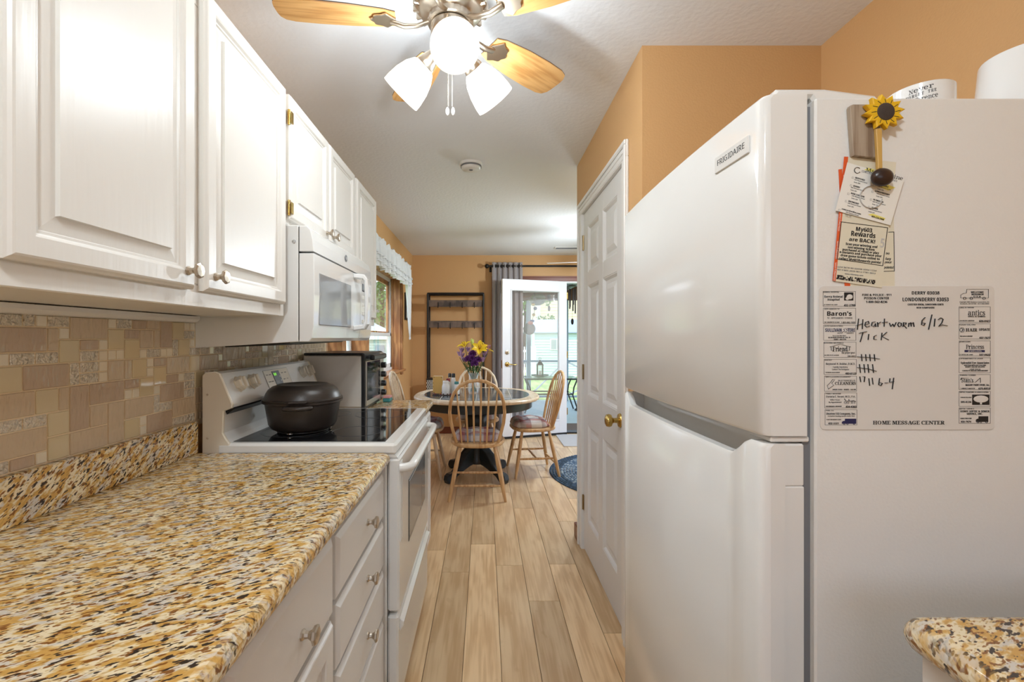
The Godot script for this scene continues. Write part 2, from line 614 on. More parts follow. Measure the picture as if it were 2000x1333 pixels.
func lettering(parent: Node, words: String, center: Vector3, width: float, cap: float, face: Basis, material: Material, serif := false, bold := false, italic := false, depth := 0.0003) -> MeshInstance3D:
	var f := SystemFont.new()
	f.font_names = PackedStringArray(["Droid Serif" if serif else "Droid Sans"])
	f.font_weight = 700 if bold else 400
	f.font_italic = italic
	var t := TextMesh.new()
	t.text = words
	t.font = f
	t.font_size = 24
	t.pixel_size = 0.01
	t.depth = 0.01
	t.curve_step = 4.0
	var size := f.get_string_size(words, HORIZONTAL_ALIGNMENT_LEFT, -1, 24) * 0.01
	var o := MeshInstance3D.new()
	o.name = "lettering"
	o.mesh = t
	o.material_override = material
	parent.add_child(o, true)
	var s := Basis.from_scale(Vector3(width / size.x, cap / 0.171, depth / 0.01))
	var x := Transform3D(face * s, center)
	o.transform = Transform3D(Basis.IDENTITY, -bases[parent]) * x if bases.has(parent) else x
	return o

# ---------------------------------------------------------------- the scene
func _ready() -> void:
	rng.seed = 20
	# camera: level, one-point perspective, lens shifted a little so that the lines run to (947, 660) of the 2000 x 1333 frame
	var cam := Camera3D.new()
	cam.name = "camera"
	cam.projection = Camera3D.PROJECTION_FRUSTUM
	cam.near = 0.05
	cam.far = 200.0
	cam.size = 2.0 * 666.5 / 900.0 * cam.near
	cam.frustum_offset = Vector2(53.0, -6.5) / 900.0 * cam.near
	cam.position = Vector3(0, EYE, 0)
	add_child(cam)
	cam.current = true
	# sky: bright, thinly overcast
	var sky := ProceduralSkyMaterial.new()
	sky.sky_top_color = srgb(176, 200, 232)
	sky.sky_horizon_color = srgb(236, 240, 244)
	sky.ground_horizon_color = srgb(200, 204, 196)
	sky.ground_bottom_color = srgb(120, 130, 100)
	sky.sky_energy_multiplier = 1.3
	var env := Environment.new()
	env.background_mode = Environment.BG_SKY
	env.sky = Sky.new()
	env.sky.sky_material = sky
	env.tonemap_mode = Environment.TONE_MAPPER_LINEAR
	env.tonemap_exposure = 2.25
	env.sdfgi_enabled = true
	env.ssao_enabled = true
	env.ssil_enabled = true
	var we := WorldEnvironment.new()
	we.name = "world"
	we.environment = env
	add_child(we)
	# sun: high, behind the house, softened by thin cloud
	var sun := DirectionalLight3D.new()
	sun.name = "sun"
	sun.light_energy = 0.5
	sun.light_color = srgb(255, 246, 228)
	sun.light_angular_distance = 4.0
	sun.shadow_enabled = true
	sun.rotation_degrees = Vector3(-58, -28, 0)
	add_child(sun)
	make_materials()
	build_shell()
	build_windows()
	build_doors()
	build_backsplash()
	build_upper_cabinets()
	build_base_cabinets()
	build_worktops()
	build_range()
	build_microwave()
	build_toaster()
	build_pot()
	build_fridge()
	build_fridge_notes()
	build_message_board()
	build_fan()
	build_ceiling_bits()
	build_dining()
	build_table_things()
	build_far_wall_things()
	build_outside()

# ---------------------------------------------------------------- room shell
func build_shell() -> void:
	# floor: planks 15 cm wide, 122 cm long, each with its own small bevel
	var fl := structure("floor", Vector3.ZERO, "light maple vinyl plank floor running through kitchen and dining area", "floor")
	part(fl, "underlay", mb().box(-1.12, 3.0, -0.12, -0.004, -1.8, BACK + 0.13), M.seam)
	var joints := {-3: 2.30, -2: 2.78, -1: 2.52, 0: 2.86, 1: 2.595, 2: 2.243, 3: 2.61, 4: 2.0}
	for k in range(-6, 20):
		var x0 := -0.086 + 0.15 * (k - 0)
		var x1 := x0 + 0.15
		if x1 < -1.0 or x0 > 2.95:
			continue
		x0 = maxf(x0, -1.0)
		x1 = minf(x1, 2.95)
		var j: float = joints[k] if joints.has(k) else 2.0 + rng.randf() * 1.2
		var d := j - 1.22 * ceilf((j + 1.7) / 1.22)
		while d < BACK:
			var d0 := maxf(d, -1.7)
			var d1 := minf(d + 1.22, BACK + 0.02)
			if d1 - d0 > 0.05:
				var b := mb()
				var g := 0.0006
				var e := 0.0016
				var uo := rng.randf()
				var vo := rng.randf()
				var lo := [at(x0 + g, -0.003, d0 + g), at(x1 - g, -0.003, d0 + g), at(x1 - g, -0.003, d1 - g), at(x0 + g, -0.003, d1 - g)]
				var hi := [at(x0 + e, 0, d0 + e), at(x1 - e, 0, d0 + e), at(x1 - e, 0, d1 - e), at(x0 + e, 0, d1 - e)]
				var uvs := [Vector2(uo, vo), Vector2(uo + 0.5, vo), Vector2(uo + 0.5, vo + 0.8), Vector2(uo, vo + 0.8)]
				b.tri(hi[0], hi[1], hi[2], uvs[0], uvs[1], uvs[2])
				b.tri(hi[0], hi[2], hi[3], uvs[0], uvs[2], uvs[3])
				for q in 4:
					var n := (q + 1) % 4
					b.tri(lo[q], lo[n], hi[n], uvs[q], uvs[n], uvs[n])
					b.tri(lo[q], hi[n], hi[q], uvs[q], uvs[n], uvs[q])
				part(fl, "plank", b, M["plank_%d" % rng.randi_range(0, 2)])
			d += 1.22
	wall("ceiling", mb().box(-1.12, 3.0, CEIL, CEIL + 0.15, -1.8, BACK + 0.13), M.ceiling_paint, "white painted ceiling over kitchen and dining area", "ceiling")
	# left wall with one wide opening for the pair of windows
	var b := mb()
	b.box(-1.12, WALL, 0, CEIL, -1.8, 2.79)
	b.box(WALL, KW, 0, CEIL, -1.7, ZEND)
	b.box(-1.12, WALL, 0, CEIL, 5.28, BACK + 0.13)
	b.box(-1.12, WALL, 0, 0.92, 2.79, 5.28)
	b.box(-1.12, WALL, 1.97, CEIL, 2.79, 5.28)
	wall("wall_left", b, M.wall_paint, "tan painted wall behind the upper cabinets and windows", "wall")
	# far wall with the garden door opening
	b = mb()
	b.box(-0.97, 0.17, 0, CEIL, BACK, BACK + 0.13)
	b.box(2.02, 2.9, 0, CEIL, BACK, BACK + 0.13)
	b.box(0.17, 2.02, 2.037, CEIL, BACK, BACK + 0.13)
	wall("wall_back", b, M.wall_paint, "tan painted end wall of dining area with garden door", "wall")
	wall("wall_right", mb().box(1.27, 1.4, 0, CEIL, -1.8, 1.74), M.wall_paint, "ochre painted kitchen wall behind the refrigerator", "wall")
	b = mb()
	b.box(-0.97, -0.55, 0, CEIL, -1.8, -1.7).box(0.95, 1.27, 0, CEIL, -1.8, -1.7).box(-0.55, 0.95, 0, 1.05, -1.8, -1.7).box(-0.55, 0.95, 2.05, CEIL, -1.8, -1.7)
	wall("wall_rear", b, M.wall_paint, "ochre painted wall at the other end of the kitchen", "wall")
	b = mb()
	b.box(2.9, 3.0, 0, CEIL, 2.97, 3.3).box(2.9, 3.0, 0, CEIL, 5.7, BACK + 0.13).box(2.9, 3.0, 0, 0.25, 3.3, 5.7).box(2.9, 3.0, 2.1, CEIL, 3.3, 5.7)
	wall("wall_dining", b, M.wall_paint, "tan painted side wall of dining area", "wall")
	# closet box beside the refrigerator, with its door opening
	wall("wall_closet_front", mb().box(0.594, 1.4, 0, CEIL, 1.74, 1.84), M.wall_paint, "short ochre wall beside the refrigerator, end of closet", "wall")
	b = mb()
	b.box(0.594, 0.694, 0, CEIL, 1.84, 1.965)
	b.box(0.594, 0.694, 0, CEIL, 2.805, 2.97)
	b.box(0.594, 0.694, 2.04, CEIL, 1.965, 2.805)
	b.box(0.694, 3.0, 0, CEIL, 2.87, 2.97)
	wall("wall_closet_side", b, M.wall_paint, "ochre closet wall around the white panelled door", "wall")
	wall("baseboard_closet", mb().box(0.578, 0.594, 0, 0.09, 2.876, 2.97, 0.003).box(0.578, 2.9, 0, 0.09, 2.97, 2.986, 0.003), M.cherry_wood, "red-brown wooden baseboard at closet corner", "baseboard")
	wall("baseboard_back", mb().box(-0.97, 0.08, 0, 0.09, BACK - 0.014, BACK, 0.003), M.cherry_wood, "red-brown wooden baseboard along dining end wall", "baseboard")
	wall("baseboard_left", mb().box(WALL, WALL + 0.014, 0, 0.09, ZEND + 0.02, BACK - 0.014, 0.003), M.cherry_wood, "red-brown wooden baseboard under the dining windows", "baseboard")

func build_windows() -> void:
	# wooden casing on the wall face and jamb lining shared by the two window units
	var tr := structure("trim_1", Vector3.ZERO, "varnished wooden casing and jambs around the dining windows", "window trim")
	var b := mb()
	part(tr, "casing", mb().box(WALL, WALL + 0.02, 0.86, 2.06, 2.72, 2.79, 0.004), M.window_wood)
	part(tr, "casing", mb().box(WALL, WALL + 0.02, 0.86, 2.06, 5.28, 5.37, 0.004), M.window_wood)
	part(tr, "casing", mb().box(WALL, WALL + 0.02, 1.965, 2.06, 2.79, 5.28, 0.004), M.window_wood)
	part(tr, "jamb", mb().box(-1.12, WALL + 0.004, 0.92, 1.97, 5.262, 5.281, 0.002), M.window_wood)
	part(tr, "jamb_stop", mb().box(-1.066, -1.05, 0.92, 1.97, 5.245, 5.262, 0.002), M.window_wood)
	part(tr, "jamb", mb().box(-1.12, WALL + 0.004, 0.92, 1.97, 2.789, 2.808, 0.002), M.window_wood)
	part(tr, "head_jamb", mb().box(-1.12, WALL + 0.004, 1.95, 1.971, 2.808, 5.262, 0.002), M.window_wood)
	part(tr, "mullion", mb().box(-1.12, WALL + 0.012, 0.92, 1.95, 3.70, 3.82, 0.004), M.window_wood)
	part(tr, "mullion", mb().box(-1.12, WALL + 0.012, 0.92, 1.95, 3.09, 3.19, 0.004), M.window_wood)
	part(tr, "stool", mb().box(-1.12, WALL + 0.05, 0.90, 0.922, 2.732, 5.39, 0.004), M.window_wood)
	var n := 1
	for u in [[3.19, 3.70], [3.82, 5.262], [2.808, 3.09]]:
		var w := structure("window_%d" % (n if n < 3 else 5), at(-1.1, 0.92, u[0]), ["narrow double-hung window between the two wooden mullions", "wide double-hung window under the white lace valance", "slim double-hung window at the end of the counter"][n - 1], "window")
		n += 1
		var d0: float = u[0]
		var d1: float = u[1]
		part(w, "frame", mb().box(-1.118, -1.07, 0.922, 1.95, d0, d0 + 0.03).box(-1.118, -1.07, 0.922, 1.95, d1 - 0.03, d1).box(-1.118, -1.07, 1.92, 1.95, d0, d1).box(-1.118, -1.06, 0.922, 0.95, d0, d1), M.white_trim)
		# lower sash sits inside the upper one
		var lower := part(w, "sash", mb().box(-1.09, -1.066, 1.30, 1.335, d0 + 0.03, d1 - 0.03, 0.003).box(-1.09, -1.066, 0.95, 1.0, d0 + 0.03, d1 - 0.03, 0.003).box(-1.09, -1.066, 0.95, 1.335, d0 + 0.03, d0 + 0.07, 0.003).box(-1.09, -1.066, 0.95, 1.335, d1 - 0.07, d1 - 0.03, 0.003), M.white_trim)
		part(lower, "pane", mb().box(-1.08, -1.077, 1.0, 1.30, d0 + 0.07, d1 - 0.07), M.clear_glass)
		var upper := part(w, "sash", mb().box(-1.115, -1.093, 1.315, 1.35, d0 + 0.03, d1 - 0.03, 0.003).box(-1.115, -1.093, 1.87, 1.92, d0 + 0.03, d1 - 0.03, 0.003).box(-1.115, -1.093, 1.315, 1.92, d0 + 0.03, d0 + 0.07, 0.003).box(-1.115, -1.093, 1.315, 1.92, d1 - 0.07, d1 - 0.03, 0.003), M.window_wood)
		part(upper, "pane", mb().box(-1.106, -1.103, 1.35, 1.87, d0 + 0.07, d1 - 0.07), M.clear_glass)
		part(w, "lock", mb().box(-1.085, -1.07, 1.335, 1.35, (d0 + d1) / 2 - 0.03, (d0 + d1) / 2 + 0.03, 0.003), M.brass)

	var w3 := structure("window_3", at(2.95, 0.25, 4.5), "wide picture window in the dining side wall", "window")
	part(w3, "frame", mb().box(2.91, 2.99, 0.25, 2.1, 3.3, 3.36).box(2.91, 2.99, 0.25, 2.1, 5.64, 5.7).box(2.91, 2.99, 0.25, 0.31, 3.36, 5.64).box(2.91, 2.99, 2.04, 2.1, 3.36, 5.64).box(2.92, 2.98, 0.31, 2.04, 4.47, 4.53), M.white_trim)
	var w4 := structure("window_4", at(0.2, 1.05, -1.75), "kitchen window at the other end of the room", "window")
	part(w4, "frame", mb().box(-0.55, -0.49, 1.05, 2.05, -1.79, -1.71).box(0.89, 0.95, 1.05, 2.05, -1.79, -1.71).box(-0.49, 0.89, 1.05, 1.11, -1.79, -1.71).box(-0.49, 0.89, 1.99, 2.05, -1.79, -1.71).box(0.17, 0.23, 1.11, 1.99, -1.78, -1.72), M.white_trim)
	for q in [[-0.49, 0.17], [0.23, 0.89]]:
		part(w4, "pane", mb().box(q[0], q[1], 1.11, 1.99, -1.752, -1.748), M.clear_glass)
	for q in [[3.36, 4.47], [4.53, 5.64]]:
		part(w3, "pane", mb().box(2.948, 2.952, 0.31, 2.04, q[0], q[1]), M.clear_glass)

func build_doors() -> void:
	# six-panel closet door
	var dr := structure("door_1", at(0.6, 0, 2.385), "white six-panel closet door beside the refrigerator", "door")
	var w := 0.81
	var x := Transform3D(FACE_LEFT, at(0.634, 0.012, 2.79))
	var leaf := panel_leaf(dr, "leaf", w, 2.018, 0.035, [[0.11, 0.36], [0.45, 0.70]], [[0.20, 0.76], [0.94, 1.572], [1.653, 1.918]], M.door_paint, x, [Vector2(-0.003, 0.0325), Vector2(0.004, 0.0325), Vector2(0.016, 0.023), Vector2(0.034, 0.0225), Vector2(0.062, 0.031)], 0.002)
	var kb := mb().lathe([Vector2(0.0, -0.001), Vector2(0.0315, -0.001), Vector2(0.0315, 0.004), Vector2(0.028, 0.009), Vector2(0.012, 0.012), Vector2(0.0105, 0.03), Vector2(0.014, 0.036), Vector2(0.026, 0.042), Vector2(0.029, 0.052), Vector2(0.026, 0.062), Vector2(0.016, 0.067), Vector2(0, 0.0675)], 24)
	part(leaf, "knob", kb, M.brass, Transform3D(ON_FACE, Vector3(0.755, 0.905, 0.035)), "round aged brass knob")
	for hy in [0.23, 1.02, 1.80]:
		var hg := mb().box(-0.004, 0.012, hy, hy + 0.09, -0.036, -0.031).lathe([Vector2(0, hy), Vector2(0.0065, hy), Vector2(0.0065, hy + 0.09), Vector2(0, hy + 0.09)], 10, Vector3(-0.003, 0, 0.0375))
		part(leaf, "hinge", hg, M.aged_brass)
	# casing with stepped moulding
	var tr := structure("trim_2", at(0.594, 0, 2.385), "white moulded casing around the closet door", "door trim")
	for s in [[1.90, 1.965, 0.0, 2.035], [2.805, 2.874, 0.0, 2.035], [1.90, 2.874, 2.035, 2.105]]:
		var b := mb()
		b.box(0.582, 0.594, s[2], s[3], s[0], s[1], 0.003)
		if s[2] < 1.0:
			var outer: float = s[0] if s[0] < 2.0 else s[1] - 0.022
			b.box(0.574, 0.584, s[2], s[3] + 0.048, outer, outer + 0.022, 0.004)
		else:
			b.box(0.574, 0.584, 2.083, 2.105, s[0], s[1], 0.004)
			b.box(0.578, 0.584, 2.058, 2.070, s[0] + 0.022, s[1] - 0.022, 0.002)
		part(tr, "casing", b, M.trim_paint)
	part(tr, "jamb", mb().box(0.585, 0.694, 0, 2.04, 1.955, 1.972).box(0.585, 0.694, 0, 2.04, 2.798, 2.815).box(0.585, 0.694, 2.032, 2.05, 1.955, 2.815), M.trim_paint)
	# garden door: fixed glazed leaf on the left, active leaf hinged at the middle post and folded back in front of it
	var fx := structure("door_2", at(0.62, 0, BACK + 0.06), "fixed white glazed leaf behind the open garden door", "glazed door")
	var fields := []
	var fb := framed(0.86, 2.0, 0.044, [[0.06, 0.80]], [[0.2, 1.88]], 0.003, fields)
	var fleaf := part(fx, "leaf", fb, M.exterior_door_paint, Transform3D(FACE_NEAR, at(0.20, 0.02, BACK + 0.10)))
	part(fleaf, "pane", mb().block(Vector3(0.43, 1.04, 0.022), Vector3(0.37, 0.84, 0.003)), M.clear_glass)
	var gd := structure("door_3", at(1.07, 0, BACK - 0.01), "white full-glass garden door standing open with brass lever", "glazed door")
	# local x runs from the free edge to the hinge
	var ang := atan2(0.30, 0.865)
	var bx := Basis(Vector3.UP, ang)
	var hinge := at(1.072, 0.012, BACK - 0.025)
	var x2 := Transform3D(bx, hinge - bx * Vector3(0.915, 0, 0))
	fields = []
	var gl := part(gd, "leaf", framed(0.915, 2.015, 0.044, [[0.125, 0.80]], [[0.19, 1.875]], 0.003, fields), M.exterior_door_paint, x2)
	var bead := mb()
	nested(bead, 0.113, 0.812, 0.178, 1.887, [Vector2(0, 0.044), Vector2(0, 0.052), Vector2(0.01, 0.054), Vector2(0.018, 0.044)], false)
	part(gl, "glazing_bead", bead, M.exterior_door_paint)
	part(gl, "pane", mb().block(Vector3(0.4625, 1.0325, 0.024), Vector3(0.3375, 0.8425, 0.003)), M.clear_glass)
	var rose := [Vector2(0, 0), Vector2(0.03, 0), Vector2(0.03, 0.006), Vector2(0.024, 0.012), Vector2(0.010, 0.015), Vector2(0.010, 0.04), Vector2(0, 0.041)]
	var lv := part(gl, "lever_handle", mb().lathe(rose, 20), M.brass, Transform3D(ON_FACE, Vector3(0.062, 0.935, 0.044)), "polished brass lever handle")
	part(lv, "lever", mb().tube([Vector3(0, 0.036, 0), Vector3(0.03, 0.04, 0.0), Vector3(0.06, 0.038, 0.004), Vector3(0.09, 0.036, 0.008), Vector3(0.118, 0.04, 0.002)], [0.008, 0.008, 0.007, 0.0065, 0.006], 8), M.brass)
	part(gl, "deadbolt", mb().lathe([Vector2(0, 0), Vector2(0.028, 0), Vector2(0.028, 0.008), Vector2(0.018, 0.012), Vector2(0.006, 0.013), Vector2(0, 0.013)], 18).box(-0.004, 0.004, 0.012, 0.028, -0.016, 0.016), M.nickel, Transform3D(ON_FACE, Vector3(0.062, 1.085, 0.044)))
	part(gl, "latch_plate", mb().block(Vector3(-0.001, 0.935, 0.022), Vector3(0.0015, 0.05, 0.012)), M.brass)
	part(gl, "sweep", mb().block(Vector3(0.4575, 0.006, 0.047), Vector3(0.455, 0.012, 0.004)), M.rubber)
	for hy in [0.25, 1.0, 1.78]:
		part(gl, "hinge", mb().lathe([Vector2(0, hy), Vector2(0.007, hy), Vector2(0.007, hy + 0.09), Vector2(0, hy + 0.09)], 10, Vector3(0.922, 0, 0.04)), M.brass)
	# frame of the opening, cherry-stained head casing
	var t3 := structure("trim_3", at(1.1, 0, BACK), "stained wooden frame and threshold of the garden door", "door trim")
	part(t3, "head_casing", mb().box(0.09, 2.10, 2.037, 2.105, BACK - 0.02, BACK, 0.004).box(0.09, 2.10, 2.085, 2.105, BACK - 0.03, BACK - 0.02, 0.003), M.cherry_wood)
	part(t3, "side_casing", mb().box(0.09, 0.17, 0, 2.037, BACK - 0.02, BACK, 0.004), M.cherry_wood)
	part(t3, "side_casing", mb().box(2.02, 2.10, 0, 2.037, BACK - 0.02, BACK, 0.004), M.cherry_wood)
	part(t3, "jamb", mb().box(0.17, 0.2, 0.018, 2.037, BACK, BACK + 0.13).box(1.99, 2.02, 0.018, 2.037, BACK, BACK + 0.13).box(0.2, 1.99, 2.02, 2.037, BACK, BACK + 0.13), M.exterior_door_paint)
	part(t3, "middle_post", mb().box(1.062, 1.10, 0.018, 2.02, BACK + 0.04, BACK + 0.12, 0.003), M.exterior_door_paint)
	part(t3, "threshold", mb().box(0.17, 2.02, -0.01, 0.018, BACK - 0.01, BACK + 0.14, 0.004), M.dark_iron)
	# under-cabinet moulding along the top of the tile
	wall("trim_4", mb().prism([at(KW + 0.01, 1.330, 0.40), at(KW + 0.026, 1.332, 0.40), at(KW + 0.034, 1.340, 0.40), at(KW + 0.034, 1.350, 0.40), at(KW + 0.01, 1.351, 0.40)], Vector3(0, 0, -1.065)), M.trim_paint, "white moulding strip between wall cabinet and tile backsplash", "trim")

func build_backsplash() -> void:
	# mosaic of 2.54 cm modules: one-by-one up to two-by-four, standing and lying
	var bs := structure("trim_5", at(KW, 1.02, 1.8), "brown and beige glass mosaic tile backsplash along the counter", "backsplash")
	part(bs, "grout_bed", mb().box(KW, KW + 0.0072, 1.0, 1.352, -0.6, ZEND), M.grout)
	var u := 0.0262
	var rows := 13
	var y0 := 1.017
	var start := 0.30
	var cols := int((ZEND - start) / u)
	var used := {}
	var kinds := [[2, 1, 4], [1, 1, 3], [2, 2, 2], [1, 2, 1], [4, 2, 0], [2, 4, 0], [4, 2, 1], [2, 4, 1], [2, 2, 2], [2, 2, 2], [2, 1, 4], [1, 2, 4], [2, 1, 0], [1, 2, 1], [1, 1, 3], [1, 1, 3], [2, 2, 1]]
	var tiles := []
	var r := RandomNumberGenerator.new()
	r.seed = 77
	for c in cols:
		for w in rows:
			if used.has(Vector2i(c, w)):
				continue
			var fit := []
			for k in kinds:
				var ok := true
				for i in k[0]:
					for j in k[1]:
						if c + i >= cols or w + j >= rows or used.has(Vector2i(c + i, w + j)):
							ok = false
				if ok:
					fit.append(k)
			if fit.is_empty():
				fit = [[1, 1, 3]]
			var k: Array = fit[r.randi_range(0, fit.size() - 1)]
			for i in k[0]:
				for j in k[1]:
					used[Vector2i(c + i, w + j)] = true
			tiles.append([c, w, k[0], k[1], k[2]])
	var made := {}
	var rest := mb()
	var count := 0
	for t in tiles:
		var d0: float = start + t[0] * u
		var h := Vector3(0.0035, t[3] * u / 2 - 0.0015, t[2] * u / 2 - 0.0015)
		var c := at(KW + 0.006, y0 + (t[1] + t[3] / 2.0) * u, d0 + t[2] * u / 2)
		var hidden: bool = d0 + t[2] * u < 0.86 or (d0 > 2.33) or (d0 > Z1 and y0 + (t[1] + t[3]) * u < 1.14)
		if hidden or count >= 300:
			rest.block(c, h, 0.0012)
			continue
		count += 1
		var key := "%d_%d" % [t[2], t[3]]
		if not made.has(key):
			made[key] = mb().block(Vector3.ZERO, h, 0.0014).mesh()
		part(bs, "tile", made[key], M["tile_%d" % t[4]], Transform3D(Basis.IDENTITY, c))
	var o := part(bs, "tile_rows", rest, M.tile_1)
	o.set_meta("kind", "stuff")

# ---------------------------------------------------------------- cabinets
const DOOR_STEPS := [Vector2(-0.0085, 0.0125), Vector2(0.004, 0.0125), Vector2(0.006, 0.009), Vector2(0.030, 0.0125), Vector2(0.0312, 0.0185)]
func cabinet_door(parent: Node, d0: float, d1: float, y0: float, y1: float, face: float, material: Material, knob_at: Vector2, stile := 0.043) -> MeshInstance3D:
	var x := Transform3D(FACE_RIGHT, at(face, y0, d0))
	var w := d1 - d0
	var h := y1 - y0
	var f := mb()
	f.block(Vector3(w / 2, h / 2, 0.002), Vector3(w / 2, h / 2, 0.002))
	nested(f, 0, w, 0, h, [Vector2(0, 0.004), Vector2(0, 0.012), Vector2(0.003, 0.0145), Vector2(0.006, 0.0185), Vector2(0.009, 0.02), Vector2(stile - 0.007, 0.02), Vector2(stile - 0.004, 0.018), Vector2(stile, 0.0125)], false)
	var leaf := part(parent, "door", f, material, x)
	var p := mb()
	var q := stile
	nested(p, 0, w, 0, h, [Vector2(q, 0.0125), Vector2(q + 0.004, 0.0122), Vector2(q + 0.006, 0.009), Vector2(q + 0.030, 0.0125), Vector2(q + 0.0312, 0.0185)])
	part(leaf, "panel", p, material)
	if knob_at.x >= 0.0:
		part(leaf, "knob", M.knob_shape, M.nickel, Transform3D(ON_FACE, Vector3(knob_at.x, knob_at.y, 0.02)), "brushed nickel eight-sided knob")
	return leaf
func build_upper_cabinets() -> void:
	M.knob_shape = knob_mesh()
	var specs := [
		["cream painted double wall cabinet with panelled doors above the mosaic tile", 0.555, 1.466, 1.351],
		["short cream painted double wall cabinet directly above the microwave", 1.467, 2.226, 1.648],
		["tall cream painted single wall cabinet between the microwave and the lace valance", 2.227, 2.665, 1.351]]
	for i in 3:
		var s: Array = specs[i]
		var d0: float = s[1]
		var d1: float = s[2]
		var y0: float = s[3]
		var c := thing("wall_cabinet", s[0], "cabinet", at(-0.79, y0, (d0 + d1) / 2), "wall cabinets")
		part(c, "carcass", mb().box(KW, -0.66, y0, 2.068, d0, d0 + 0.016).box(KW, -0.66, y0, 2.068, d1 - 0.016, d1).box(KW, -0.66, 2.052, 2.068, d0 + 0.016, d1 - 0.016).box(KW, -0.66, y0 + 0.002, y0 + 0.016, d0 + 0.016, d1 - 0.016).box(KW, KW + 0.006, y0 + 0.026, 2.052, d0 + 0.016, d1 - 0.016), M.cabinet_paint)
		var ff := mb().box(-0.66, -0.64, y0, 2.07, d0, d0 + 0.045, 0.002).box(-0.66, -0.64, y0, 2.07, d1 - 0.03, d1, 0.002).box(-0.66, -0.64, y0, y0 + 0.05, d0 + 0.045, d1 - 0.03, 0.002).box(-0.66, -0.64, 2.02, 2.07, d0 + 0.045, d1 - 0.03, 0.002)
		if i < 2:
			ff.box(-0.66, -0.64, y0 + 0.05, 2.02, (d0 + d1) / 2 - 0.03, (d0 + d1) / 2 + 0.03, 0.002)
		part(c, "face_frame", ff, M.cabinet_paint)
		if i == 0:
			cabinet_door(c, 0.600, 0.992, 1.387, 2.064, -0.64, M.cabinet_paint, Vector2(0.362, 0.036))
			cabinet_door(c, 1.027, 1.444, 1.387, 2.064, -0.64, M.cabinet_paint, Vector2(0.034, 0.036))
		elif i == 1:
			var l := cabinet_door(c, 1.476, 1.835, 1.664, 2.064, -0.64, M.cabinet_paint, Vector2(0.33, 0.028), 0.04)
			cabinet_door(c, 1.852, 2.205, 1.664, 2.064, -0.64, M.cabinet_paint, Vector2(0.03, 0.028), 0.04)
			for hy in [0.035, 0.325]:
				part(l, "hinge", mb().block(Vector3(-0.012, hy, 0.003), Vector3(0.010, 0.022, 0.002)).block(Vector3(0.004, hy, 0.0215), Vector3(0.008, 0.018, 0.0012)).lathe([Vector2(0, hy - 0.026), Vector2(0.0045, hy - 0.024), Vector2(0.0045, hy + 0.024), Vector2(0, hy + 0.026)], 10, Vector3(-0.003, 0, 0.014)), M.brass, Transform3D.IDENTITY, "brass hinge")
		else:
			cabinet_door(c, 2.25, 2.64, 1.387, 2.064, -0.64, M.cabinet_paint, Vector2(0.03, 0.036))

func drawer_front(parent: Node, d0: float, d1: float, y0: float, y1: float, knob_d := -1.0, low := 0.5) -> void:
	var b := mb()
	var w := d1 - d0
	var h := y1 - y0
	b.block(Vector3(w / 2, h / 2, 0.006), Vector3(w / 2, h / 2, 0.006))
	nested(b, 0, w, 0, h, [Vector2(0, 0.012), Vector2(0.0005, 0.013), Vector2(0.011, 0.0195), Vector2(0.013, 0.02)])
	var o := part(parent, "drawer", b, M.base_cabinet_paint, Transform3D(FACE_RIGHT, at(-0.335, y0, d0)))
	part(o, "knob", M.knob_shape, M.nickel, Transform3D(ON_FACE, Vector3(w / 2 if knob_d < 0 else knob_d, h * low, 0.02)), "brushed nickel eight-sided knob")
func base_cabinet(label: String, d0: float, d1: float) -> Node3D:
	var c := thing("base_cabinet", label, "cabinet", at(-0.62, 0, (d0 + d1) / 2), "base cabinets along the tiled wall")
	part(c, "carcass", mb().box(KW, -0.355, 0.1, 0.875, d0, d0 + 0.016).box(KW, -0.355, 0.1, 0.875, d1 - 0.016, d1).box(KW, -0.355, 0.1, 0.116, d0, d1).box(KW, KW + 0.006, 0.1, 0.875, d0, d1), M.base_cabinet_paint)
	part(c, "face_frame", mb().box(-0.355, -0.335, 0.1, 0.875, d0, d0 + 0.035, 0.001).box(-0.355, -0.335, 0.1, 0.875, d1 - 0.035, d1, 0.001).box(-0.355, -0.335, 0.1, 0.14, d0 + 0.035, d1 - 0.035, 0.001).box(-0.355, -0.335, 0.835, 0.875, d0 + 0.035, d1 - 0.035, 0.001).box(-0.356, -0.337, 0.68, 0.72, d0 + 0.035, d1 - 0.035), M.base_cabinet_paint)
	part(c, "toe_kick", mb().box(-0.43, -0.41, 0, 0.1, d0, d1), M.base_cabinet_paint)
	return c
